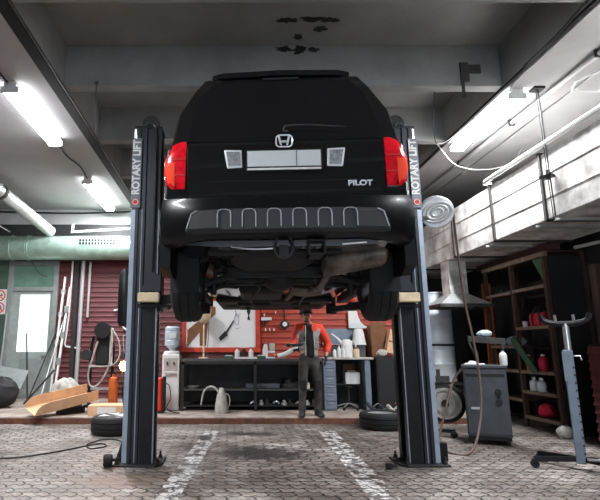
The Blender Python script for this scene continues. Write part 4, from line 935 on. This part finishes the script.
t = thing('cardboard_box', 'tall brown cardboard box on the black cupboard, behind the tilted one', 'box', (2.80, 9.5, Z0 + .922), .1); B().span((-.16, -.1, 0), (.14, .1, .55)).obj('carton', 'carddark', t, bevel=.006); B().span((-.16, -.1, .55), (.14, -.09, .62)).obj('flap', 'carddark', t)
t = thing('cardboard_box', 'tilted light brown cardboard box on the black cupboard', 'box', (3.02, 9.24, Z0 + .922)); B().box((.0, .0, .25), (.26, .16, .42), (0, R(14), 0)).obj('carton', 'card', t, bevel=.006); B().box((.0, -.082, .25), (.24, .004, .03), (0, R(14), 0)).obj('tape', 'carddark', t)
sack((2.76, 9.14, Z0 + .921), .08, (1.2, .9, .9), 8, 'offwhite', 'small crumpled white rag on the black cupboard', 'rag')
rn = random.Random(3)
for i, (x, y, m, l_) in enumerate(((2.55, 8.82, 'cabinet', 'grey plastic scrap strip lying behind the right tyre'), (3.05, 8.84, 'carddark', 'brown scrap piece lying behind the right tyre'), (2.8, 8.5, 'offwhite', 'pale scrap lying nearest behind the right tyre'))):
    t = thing('plastic_scrap', l_, 'scrap', (x, y, Z0), .1)
    B().tube([(-.2, 0, .16), (-.08, 0, .05), (.1, .03, .03), (.2, 0, .1)], .03, smooth=4, n=6).tube([(-.1, .05, .05), (.02, .05, .14), (.12, .04, .04)], .018, smooth=4, n=6).obj('strip', m, t, smooth=True)

# ================================================================== RIGHT SIDE
for i, (z, h, l_) in enumerate(((Z0 + .45, .66, 'lower brushed steel drum of the stack under the extraction hood'), (Z0 + 1.15, .98, 'upper brushed steel drum of the stack under the extraction hood'))):
    t = thing('steel_drum', l_, 'drum', (4.02, 9.85, z), 0, 'stacked steel drums')
    B().lathe([(0, .0), (.33, 0), (.345, .015), (.345, .03), (.335, .045), (.335, h * .5 - .02), (.345, h * .5), (.335, h * .5 + .02), (.335, h - .045), (.345, h - .03), (.345, h - .015), (.33, h), (0, h)], n=40).obj('shell', 'drum', t, smooth=30)
    B().lathe([(.03, h - .001), (.05, h), (.05, h + .012), (.03, h + .014)], (.18, 0, 0), n=14).obj('bung', 'darksteel', t)
t = thing('drum_stand', 'black stand under the stacked steel drums', 'stand', (4.02, 9.85, Z0))
B().span((-.36, -.36, .4), (.36, .36, .448)).obj('top', 'black', t)
for x in (-.33, .33):
    for y in (-.33, .33): B().span((x - .03, y - .03, 0), (x + .03, y + .03, .4)).obj('leg', 'black', t)
B().span((-.34, -.3, .03), (.34, .3, .39)).obj('skirt', 'black', t)
B().span((-.36, -.36, .02), (.36, -.345, .08)).obj('rail', 'black', t)
t = thing('spacer_ring', 'black spacer between the two steel drums', 'spacer', (4.02, 9.85, Z0 + 1.126)); B().lathe([(.2, 0), (.32, 0), (.32, .022), (.2, .022)], n=32, closed=True).obj('ring', 'black', t)
# hose reel on the column
t = thing('hose_reel', 'silver hose reel mounted high on the right lift column', 'hose reel', (2.40, 5.56, 2.72))
ax = Vector((-.28, -1, -.35)).normalized()
B().lathe([(0, -.06), (.17, -.06), (.185, -.05), (.185, -.03), (.17, -.02), (.15, .0), (.17, .03), (.185, .04), (.185, .06), (.17, .07), (0, .07)], (0, 0, 0), ax, 36).obj('drum', 'steel', t, smooth=30)
q = Vector((0, 0, 1)).rotation_difference(ax)
for r in (.14, .1, .055):
    B().tube([q @ Vector((r * 1.1 * math.cos(a), r * .75 * math.sin(a), .072)) for a in [2 * PI * i / 28 for i in range(28)]], .016, n=8, closed=True).obj('coil', 'pipe', t, smooth=True)
B().span((-.215, -.03, -.1), (-.06, .05, -.06)).span((-.215, -.05, -.16), (-.195, .07, .06)).obj('bracket', 'blackmetal', t)
B().tube([(.15, -.06, .02), (.25, .12, .0), (.36, .35, -.1), (.47, .55, -.5), (.56, .68, -1.0), (.64, .72, -1.45), (.66, .7, -1.9), (.60, .62, -2.3), (.42, .45, -2.62), (.26, .35, -2.71), (.12, .45, -2.71), (.1, .75, -2.7), (.22, .95, -2.6), (.40, 1.05, -2.2), (.52, 1.1, -1.95), (.62, 1.05, -1.80)], .014, smooth=7, n=8).obj('hose', 'brownhose', t, smooth=True)
# tool cabinet
t = thing('tool_cabinet', 'dark grey steel cabinet on castors with a hose hanging in front', 'cabinet', (3.35, 6.72, 0), R(-26)); t.scale = (.92, .92, 1)
B().span((-.27, -.26, .1), (.27, .28, .93)).obj('body', 'cabinet', t, bevel=.012)
B().span((-.285, -.28, .93), (.285, .3, .965)).obj('top', 'cabinet', t, bevel=.006)
B().span((-.25, -.272, .13), (.25, -.259, .87)).obj('door', 'cabinet', t, bevel=.005)
B().span((-.24, -.275, .82), (.24, -.268, .86)).obj('dark_slot', 'black', t)
B().span((-.2, -.285, .42), (-.08, -.272, .45)).obj('handle', 'handle', t, bevel=.004)
for z in (.64, .52): B().cyl((.15, -.272, z), (.15, -.3, z), .042, n=18).obj('dial', 'black', t, bevel=.006)
B().span((.13, -.285, .5), (.17, -.272, .68)).obj('switch_plate', 'black', t)
B().span((-.26, -.25, .06), (.26, .27, .1)).obj('plinth', 'blackmetal', t)
for x in (-.22, .22):
    for y in (-.2, .22): B().lathe([(0, -.02), (.04, -.02), (.04, .02), (0, .02)], (x, y, .041), (1, 0, 0), 16).box((x, y, .065), (.055, .05, .03)).obj('castor', 'black', t)
t = thing('steel_rack', 'small grimy steel stand with a tray top on the grey cabinet', 'rack', (3.40, 6.72, .969), R(-26))
B().loft([[(-.2, -.1, .29), (.24, -.1, .25), (.24, .12, .25), (-.2, .12, .29)], [(-.2, -.1, .37), (.24, -.1, .33), (.24, .12, .33), (-.2, .12, .37)]]).obj('tray', 'soot', t, bevel=.004)
for pts in ([(-.19, -.09, .3), (-.16, -.09, .2), (-.1, -.09, .16), (-.1, -.09, 0)], [(.2, -.09, .26), (.2, -.09, 0)], [(-.19, .1, .3), (-.1, .1, 0)], [(.2, .1, .26), (.2, .1, 0)]): B().tube(pts, .014, n=4).obj('leg', 'soot', t)
bottle((3.46, 6.42, .966), .2, .045, 'white', 'white spray bottle with a black trigger on the grey cabinet', 'black', None, 'spray bottle', 'spray_bottle')
t = thing('work_cloth', 'white folded cloth lying on the left of the grey cabinet', 'cloth', (3.17, 6.62, .966), R(-26)); B().loft([[(-.1, -.08, d), (.12, -.06, d), (.14, .05, d), (-.08, .08, d)] for d in (0, .02)]).loft([[(-.06, -.05, .02), (.06, -.05, .02), (.04, .05, .02), (-.05, .04, .02)], [(-.04, -.03, .05), (.02, -.04, .05), (.02, .03, .05), (-.04, .03, .05)]]).obj('cloth', 'paper', t, bevel=.005)
sack((3.42, 6.74, 1.33), .08, (1.3, .7, .55), 4, 'teal', 'pale plastic bag on the tray of the steel stand', 'plastic_bag')
# equipment left of the cabinet
t = thing('trolley_wheel', 'pale ribbed wheel standing on its edge left of the grey cabinet', 'wheel', (2.97, 7.1, 0), R(-22))
B().lathe([(.05, -.05), (.13, -.06), (.135, -.03), (.17, -.03), (.175, -.06), (.205, -.06), (.21, -.02), (.21, .05), (.05, .05)], (0, 0, .44), (0, 1, 0), 40, closed=True).obj('disc', 'offwhite', t, smooth=25)
B().lathe([(.21, -.06), (.25, -.05), (.26, 0), (.25, .05), (.21, .06)], (0, 0, .44), (0, 1, 0), 40, closed=True).obj('tyre', 'rubber', t, smooth=30)
B().lathe([(0, -.08), (.05, -.08), (.05, .06), (0, .06)], (0, 0, .44), (0, 1, 0), 18).obj('hub', 'darksteel', t)
B().loft([[(-.3, -.03, .62 + d), (-.2, -.05, .585 + d), (.0, -.05, .60 + d), (.1, -.04, .66 + d), (.1, .05, .66 + d), (.0, .06, .60 + d), (-.2, .06, .585 + d), (-.3, .03, .62 + d)] for d in (0, .03)]).obj('seat', 'white', t, bevel=.006)
B().span((-.1, -.05, .72), (.08, .08, .8)).box((-.02, 0, .68), (.05, .05, .12)).box((-.06, 0, .84), (.05, .04, .1)).obj('mount', 'soot', t)
B().span((-.2, -.03, .06), (.1, .03, .1)).tube([(-.18, 0, .08), (-.12, 0, .44), (0, 0, .44)], .02, n=6).obj('frame', 'blackmetal', t)
for x in (-.2, .08): B().ball((x, -.06, .045), .045).obj('castor', 'rubber', t, smooth=True)
# shelving along the right wall
SX = 4.6
t = thing('wooden_shelving', 'tall worn wooden shelving along the right wall, open to the left', 'shelf', (SX, 8.05, 0))
for y in (-.85, .02, .85):
    B().span((0, y - .03, 0), (.05, y + .03, 2.56)).obj('post', 'wood', t); B().span((.55, y - .03, 0), (.6, y + .03, 2.56)).obj('post', 'wood', t)
B().span((-.01, -.9, 2.5), (.05, .9, 2.57)).obj('top_rail', 'woodpale', t); B().span((.0, -.88, 2.565), (.6, .88, 2.585)).obj('top_board', 'wood', t)
for y0, y1, zz in ((-.82, -.01, (.17, .54, .84, 1.5, 2.09)), (.05, .82, (.4, .84, 1.22, 2.08))):
    for z in zz:
        sh = B().span((.0, y0, z - .03), (.58, y1, z)).obj('shelf_board', 'wood', t); B().span((-.012, y0, z - .045), (.0, y1, z + .002)).obj('front_edge', 'woodpale', sh)
B().span((.06, -.89, .02), (.54, -.875, 2.5)).obj('end_panel', 'black', t)
B().prism([(-.85, 2.1), (-.85, 2.48), (-.6, 2.48)], .01, (.004, 0, 0), 'YZ').obj('green_gusset', 'greenplastic', t)
t = thing('roof_plank', 'dark slanting plank above the wooden shelving', 'plank', (4.66, 8.05, 2.587)); B().span((0, -.95, 0), (.16, 1.2, .09)).obj('plank', 'wood', t)
t = thing('shoulder_bag', 'crimson bag with dark straps on the upper right shelf', 'bag', (4.76, 7.62, 1.503), R(-90))
B().loft([[(-.19 * s_, -.09 * s_, z), (.19 * s_, -.09 * s_, z), (.19 * s_, .09 * s_, z), (-.19 * s_, .09 * s_, z)] for z, s_ in ((0, .95), (.03, 1), (.16, 1), (.2, .9))]).obj('bag_body', 'pink', t, bevel=.02)
for x in (-.09, .09): B().tube([(x, -.09, .02), (x, -.095, .17), (x * .6, -.02, .3), (x, .08, .17)], .013, smooth=3, n=6).obj('strap', 'black', t)
bottle((4.70, 7.62, .84), .25, .07, 'pink', 'red canister with a white cap on the middle right shelf', 'white', None, 'canister', 'canister')
bottle((4.66, 7.9, .84), .24, .045, 'orange', 'amber bottle on the middle right shelf', 'cream')
for i, y in enumerate((7.9, 7.72)): bottle((4.70, y, .54), .2, .07, 'drum', ['grey jar on the lower right shelf, left of two', 'grey jar on the lower right shelf, right of two'][i], 'handle', 'jars on the lower shelf', 'jar', 'jar')
t = thing('green_board', 'dark green board leaning across the shelves', 'board', (4.585, 7.95, .55)); B().loft([[(-.02 + d, -.42, .28), (-.02 + d, -.28, .26), (-.02 + d, .22, .75), (-.02 + d, .12, .82)] for d in (0, -.02)]).obj('x', 'greenplastic', t).name = 'board'
sack((4.8, 8.45, 1.22), .14, (1, 1.3, .6), 9, 'teal', 'pale plastic bag on the shelf of the far shelving bay', 'plastic_bag')
t = thing('white_cup', 'small white cup beside the crimson bag', 'cup', (4.68, 7.93, 1.5)); B().lathe([(0, 0), (.035, 0), (.042, .09), (.036, .09), (.03, .01), (0, .01)], n=16).obj('cup', 'white', t, smooth=True)
sack((4.76, 7.75, .17), .13, (.9, 1.1, .8), 6, 'pink', 'crimson cloth bundle on the lowest shelf', 'cloth_bundle')
t = thing('dark_tool', 'dark hand tool lying on the upper shelf of the far bay', 'tool', (4.75, 8.4, 2.08)); B().cyl((0, -.2, .03), (0, .15, .03), .025).ball((0, .2, .05), .05).obj('body', 'darksteel', t)
t = thing('orange_plank', 'short orange-brown plank standing left of the shelving', 'plank', (4.75, 9.2, Z0 - .105)); B().span((-.05, -.02, 0.001), (.1, .02, 2.35)).obj('plank', 'orange', t)
# transmission jack
t = thing('transmission_jack', 'blue-grey transmission jack with a forked saddle at the right', 'jack', (3.50, 5.25, 0), R(-33))
B().span((-.045, -.045, .06), (.045, .045, 1.16)).obj('mast', 'bluegrey', t, bevel=.01)
B().span((-.052, -.053, .85), (-.015, -.045, 1.14)).obj('mast_plate', 'bluegrey', t)
B().cyl((.01, 0, 1.1), (.01, 0, 1.43), .03).obj('ram', 'handle', t, smooth=True)
for z in [.15 + i * .075 for i in range(12)]: B().span((.028, -.05, z), (.045, -.044, z + .02)).obj('lock_notch', 'soot', t)
sa = B().tube([(-.2, 0, 1.52), (-.17, 0, 1.46), (-.08, 0, 1.43), (.0, 0, 1.425), (.1, 0, 1.43), (.2, 0, 1.46), (.235, 0, 1.53)], .03, smooth=3, n=8).obj('saddle', 'blackmetal', t, smooth=True)
for x in (-.07, .09): B().tube([(x, 0, 1.44), (x - .005, 0, 1.52)], .014, n=6).obj('prong', 'handle', sa)
B().tube([(.05, -.02, 1.1), (.1, -.05, 1.1), (.11, -.06, 1.06)], .008, n=6).obj('valve_lever', 'handle', t)
for i, a in enumerate((200, 330, 20, 150)):
    a = R(a); e = (.42 * math.cos(a), .42 * math.sin(a), .085)
    lg = B().tube([(0, 0, .10), e], .032, n=4).obj('leg', 'blackmetal', t)
    B().lathe([(0, -.018), (.038, -.018), (.038, .018), (0, .018)], (e[0], e[1], .039), (math.sin(a), -math.cos(a), 0), 16).box((e[0], e[1], .07), (.05, .05, .03)).obj('castor', 'rubber', lg)
B().tube([(.05, -.1, .12), (.2, -.12, .14), (.35, -.1, .3), (.42, -.08, .34)], .014, smooth=3).obj('pedal', 'handle', t, smooth=True)
t = thing('timber_post', 'brown timber post standing on the low siding at the right edge', 'post', (4.485, 6.0, 1.231)); B().span((-.06, -.05, 0), (.0, .05, .95)).span((.02, -.05, 0), (.08, .05, .95)).obj('post', 'wood', t); B().box((-.02, -.06, .2), (.1, .02, .12)).box((0, -.06, .0799), (.06, .02, .15)).obj('torn_label', 'white', t)
sack((4.5, 7.0, 0), .1, (1.1, .8, .9), 14, 'offwhite', 'soiled white rag on the floor at the foot of the shelving', 'rag')
t = thing('bolt', 'small dark bolt lying on the pavers by the right column', 'bolt', (1.60, 5.28, 0)); B().cyl((0, 0, 0), (0, 0, .05), .035, n=6).obj('head', 'black', t); B().cyl((0, 0, .03), (.08, 0, .03), .015, n=8).obj('shank', 'black', t)
t = thing('roller_foot', 'black roller lying at the foot of the left lift column', 'roller', (-1.215, 5.36, 0)); B().lathe([(0, -.045), (.05, -.045), (.062, -.03), (.062, .03), (.05, .045), (0, .045)], (0, 0, .064), (1, .3, 0), 24).obj('roller', 'rubber', t, smooth=True); B().cyl((.03, .02, .064), (.1, .08, .06), .015).obj('axle', 'darksteel', t)

# ================================================================== THE WORKER
def skinmesh(name, V, E, mats, parent, root, pick=None, sub=2, extra=None):
    keys = list(V); me = bpy.data.meshes.new('tmp')
    me.from_pydata([V[k][0] for k in keys], [(keys.index(a), keys.index(b_)) for a, b_ in E], [])
    o = bpy.data.objects.new('tmp', me); COL.objects.link(o)
    o.modifiers.new('k', 'SKIN').use_smooth_shade = True
    for i, k in enumerate(keys):
        sv = me.skin_vertices[0].data[i]; r = V[k][1]
        sv.radius = r if isinstance(r, tuple) else (r, r); sv.use_root = (k == root)
    md = o.modifiers.new('s', 'SUBSURF'); md.levels = sub; md.render_levels = sub
    bpy.context.view_layer.update()
    nm = bpy.data.meshes.new_from_object(o.evaluated_get(bpy.context.evaluated_depsgraph_get()))
    bpy.data.objects.remove(o); nm.name = name
    r = bpy.data.objects.new(name, nm); COL.objects.link(r); nm.materials.clear()
    for m in mats: nm.materials.append(M[m])
    for p in nm.polygons:
        p.use_smooth = True; p.material_index = pick(p.center) if pick else 0
    r.parent = parent
    return r
W = thing('person', 'person in a red and grey jacket, dark trousers and cap standing at the bench', 'person', (1.335, 8.42, Z0), 0)
V = dict(pel=((0, 0, .93), (.13, .095)), wst=((0, .0, 1.06), (.125, .09)), ch=((.005, .01, 1.27), (.15, .10)), sh=((.01, .01, 1.40), (.11, .075)), nk=((0, -.0, 1.475), .052), jw=((-.02, -.035, 1.545), (.062, .07)), sk=((-.03, -.015, 1.62), (.078, .092)), tp=((-.03, -.005, 1.675), (.06, .07)),
    ns=((-.045, -.125, 1.585), .012),
    sl=((-.165, .0, 1.41), .062), el=((-.25, -.05, 1.15), .043), wl=((-.31, -.26, 1.125), .03), pl=((-.335, -.33, 1.13), (.032, .018)),
    sr=((.19, .01, 1.40), .062), er=((.335, .04, 1.13), .043), wr=((.27, -.09, .96), .03), pr=((.255, -.115, .885), (.032, .018)),
    hl=((-.09, 0, .88), .085), kl=((-.115, -.03, .49), .058), al=((-.13, .01, .09), .04), tl=((-.165, -.14, .04), .035),
    hr=((.09, 0, .88), .085), kr=((.12, -.04, .49), .058), ar=((.13, .03, .09), .04), tr=((.155, -.13, .04), .035))
E = [('pel', 'wst'), ('wst', 'ch'), ('ch', 'sh'), ('sh', 'nk'), ('nk', 'jw'), ('jw', 'sk'), ('sk', 'tp'), ('jw', 'ns'), ('sh', 'sl'), ('sl', 'el'), ('el', 'wl'), ('wl', 'pl'), ('sh', 'sr'), ('sr', 'er'), ('er', 'wr'), ('wr', 'pr'),
     ('pel', 'hl'), ('hl', 'kl'), ('kl', 'al'), ('al', 'tl'), ('pel', 'hr'), ('hr', 'kr'), ('kr', 'ar'), ('ar', 'tr')]
def finger(tag_, base, pts, palm, r=.0092):
    prev = palm
    for i, p in enumerate(pts):
        k = '%s%d' % (tag_, i); V[k] = (tuple(Vector(base) + Vector(p)), r * (1 - .12 * i)); E.append((prev, k)); prev = k
pl = V['pl'][0]
for i, (dx, L_) in enumerate(((-.024, .9), (-.008, 1.0), (.009, .95), (.024, .78))):       # fingers curl round the grip
    finger('f%d' % i, pl, [(dx, -.035 * L_, .012), (dx, -.068 * L_, .004), (dx, -.078 * L_, -.026), (dx, -.055 * L_, -.045)], 'pl')
finger('th', pl, [(.038, -.012, .0), (.045, -.042, -.012), (.03, -.062, -.028)], 'pl', .0105)
pr = V['pr'][0]
for i, (dx, L_) in enumerate(((-.024, .9), (-.008, 1.0), (.009, .95), (.024, .78))):       # relaxed hand, slightly curled
    finger('g%d' % i, pr, [(dx * .4 - .004, dx - .004, -.04 * L_), (dx * .4 - .012, dx - .008, -.075 * L_), (dx * .4 - .028, dx - .01, -.102 * L_)], 'pr')
finger('tk', pr, [(-.02, -.034, -.012), (-.032, -.05, -.045), (-.036, -.048, -.07)], 'pr', .0105)
body_ = skinmesh('body', V, E, ['skin', 'glove'], W, 'pel', lambda c_: 1 if (c_.x > .2 and c_.z < .95) or c_.z < .3 else 0)
for dx in (-.062, .004):
    e_ = B().ball((-.0 + dx, -.096, 1.612), .011).obj('eye', 'black', body_, smooth='all')
    B().box((dx, -.105, 1.63), (.035, .012, .008)).obj('eyebrow', 'beanie', body_)
for sx_ in (-1, 1): B().ball((-.03 + sx_ * .082, .0, 1.59), .022, (.45, .8, 1.2), 10).obj('ear', 'skin', body_, smooth='all')
B().box((-.032, -.105, 1.545), (.045, .01, .01)).obj('mouth', 'carddark', body_, bevel=.003)
bd = B().ball((-.024, -.055, 1.51), .052, (1.0, .85, .6)); bd.obj('beard', 'stubble', body_, smooth='all')
# knitted cap
B().lathe([(.092, -.01), (.1, -.008), (.104, .02), (.1, .06), (.085, .1), (.05, .125), (0, .132)], (-.03, .0, 1.645), (-.04, .12, 1), 26).obj('cap', 'beanie', W, smooth=60)
B().tube([(-.03 + .102 * math.cos(a), -.005 + .102 * math.sin(a), 1.652 - .012 * math.sin(a)) for a in [2 * PI * i / 24 for i in range(24)]], .012, closed=True, n=6).obj('cap_band', 'jackblack', W, smooth=True)
J = dict(hem=((.0, .0, .90), (.17, .12)), hm2=((.0, .0, .97), (.172, .122)), wst=((.0, .0, 1.08), (.165, .115)), ch=((.005, .01, 1.27), (.185, .125)), sh=((.01, .012, 1.40), (.13, .095)), nk=((.0, .005, 1.46), (.085, .075)),
    sl=((-.17, .0, 1.41), .085), ml=((-.22, -.03, 1.28), .075), el=((-.255, -.05, 1.15), .068), wl=((-.305, -.24, 1.125), .05),
    sr=((.195, .01, 1.40), .085), mr=((.275, .03, 1.26), .08), er=((.34, .04, 1.13), .072), wr=((.28, -.07, .985), .055))
def jpick(c_):
    if abs(c_.x + .01) < .062 and c_.y < 0 and c_.z < 1.47: return 2          # black shirt shows in the open front
    if abs(c_.x) < .19 and c_.z < 1.36 and c_.y < .09: return 1               # grey body panels
    if c_.x < -.15 and c_.z < 1.30 and c_.x > -.2: return 1
    return 0
jk = skinmesh('jacket', J, [('hem', 'hm2'), ('hm2', 'wst'), ('wst', 'ch'), ('ch', 'sh'), ('sh', 'nk'), ('sh', 'sl'), ('sl', 'ml'), ('ml', 'el'), ('el', 'wl'), ('sh', 'sr'), ('sr', 'mr'), ('mr', 'er'), ('er', 'wr')], ['jackred', 'jackgrey', 'jackblack'], W, 'ch', jpick)
for x in (-.105, .11):
    B().box((x, -.118, 1.12), (.08, .012, .1)).obj('pocket', 'jackgrey', jk, bevel=.004)
    B().tube([(x * .55, -.1, 1.44), (x * .62, -.135, 1.3), (x * .68, -.135, 1.15), (x * .7, -.125, .96)], .008, n=6).obj('front_edge', 'offwhite', jk)
T_ = dict(w=((0, 0, 1.06), (.145, .105)), p=((0, 0, .92), (.15, .11)), hl=((-.09, 0, .84), .10), ml=((-.105, -.02, .66), .088), kl=((-.115, -.03, .49), .076), sl=((-.125, -.0, .28), .066), al=((-.13, .01, .12), .066), bl=((-.132, .0, .045), .07),
    hr=((.09, 0, .84), .10), mr=((.11, -.02, .66), .088), kr=((.12, -.04, .49), .076), sr=((.128, .01, .28), .066), ar=((.13, .03, .12), .066), br_=((.132, .02, .045), .07))
tr_ = skinmesh('trousers', T_, [('w', 'p'), ('p', 'hl'), ('hl', 'ml'), ('ml', 'kl'), ('kl', 'sl'), ('sl', 'al'), ('al', 'bl'), ('p', 'hr'), ('hr', 'mr'), ('mr', 'kr'), ('kr', 'sr'), ('sr', 'ar'), ('ar', 'br_')], ['trouser'], W, 'p')
B().box((-.115, -.105, .49), (.1, .02, .16)).obj('knee_patch', 'jackblack', tr_, bevel=.01)
B().box((.12, -.115, .49), (.1, .02, .16)).obj('knee_patch', 'jackblack', tr_, bevel=.01)
for sx_, ax_, ay, tx, ty in ((-1, -.13, .02, -.17, -.15), (1, .13, .04, .155, -.14)):
    d = Vector((tx - ax_, ty - ay, 0)).normalized(); n_ = Vector((-d.y, d.x, 0)); o_ = Vector((ax_, ay, 0))
    rs = []
    for f, wd, h_ in ((-.08, .03, .07), (-.06, .045, .10), (0, .05, .115), (.07, .048, .10), (.13, .05, .07), (.19, .045, .055), (.215, .025, .035)):
        c0 = o_ + d * f
        rs.append([c0 + n_ * wd + Vector((0, 0, .004)), c0 - n_ * wd + Vector((0, 0, .004)), c0 - n_ * wd * .95 + Vector((0, 0, h_ * .7)), c0 - n_ * wd * .4 + Vector((0, 0, h_)), c0 + n_ * wd * .4 + Vector((0, 0, h_)), c0 + n_ * wd * .95 + Vector((0, 0, h_ * .7))])
    bt = B().loft(rs).obj('boot', 'boot', W, smooth=60)
    B().loft([[o_ + d * f + n_ * wd + Vector((0, 0, z)) for f, wd in ((-.085, .03), (-.085, -.03), (.13, -.054), (.215, -.03), (.215, .03), (.13, .054))] for z in (0, .02)]).obj('sole', 'black', bt)
# what he holds
t = thing('cordless_tool', 'dark hand tool held by the worker', 'hand tool', (1.335 - .338, 8.42 - .388, Z0 + 1.118))
B().cyl((-.07, 0, 0), (.07, 0, 0), .022, n=14).obj('grip', 'black', t, smooth=True)
B().cyl((.07, 0, 0), (.16, .01, .015), .026, n=14).cyl((.16, .01, .015), (.2, .012, .02), .014, n=10).obj('head', 'darksteel', t, smooth=True)
B().box((-.08, 0, 0), (.02, .046, .046)).obj('end_cap', 'offwhite', t, bevel=.004)
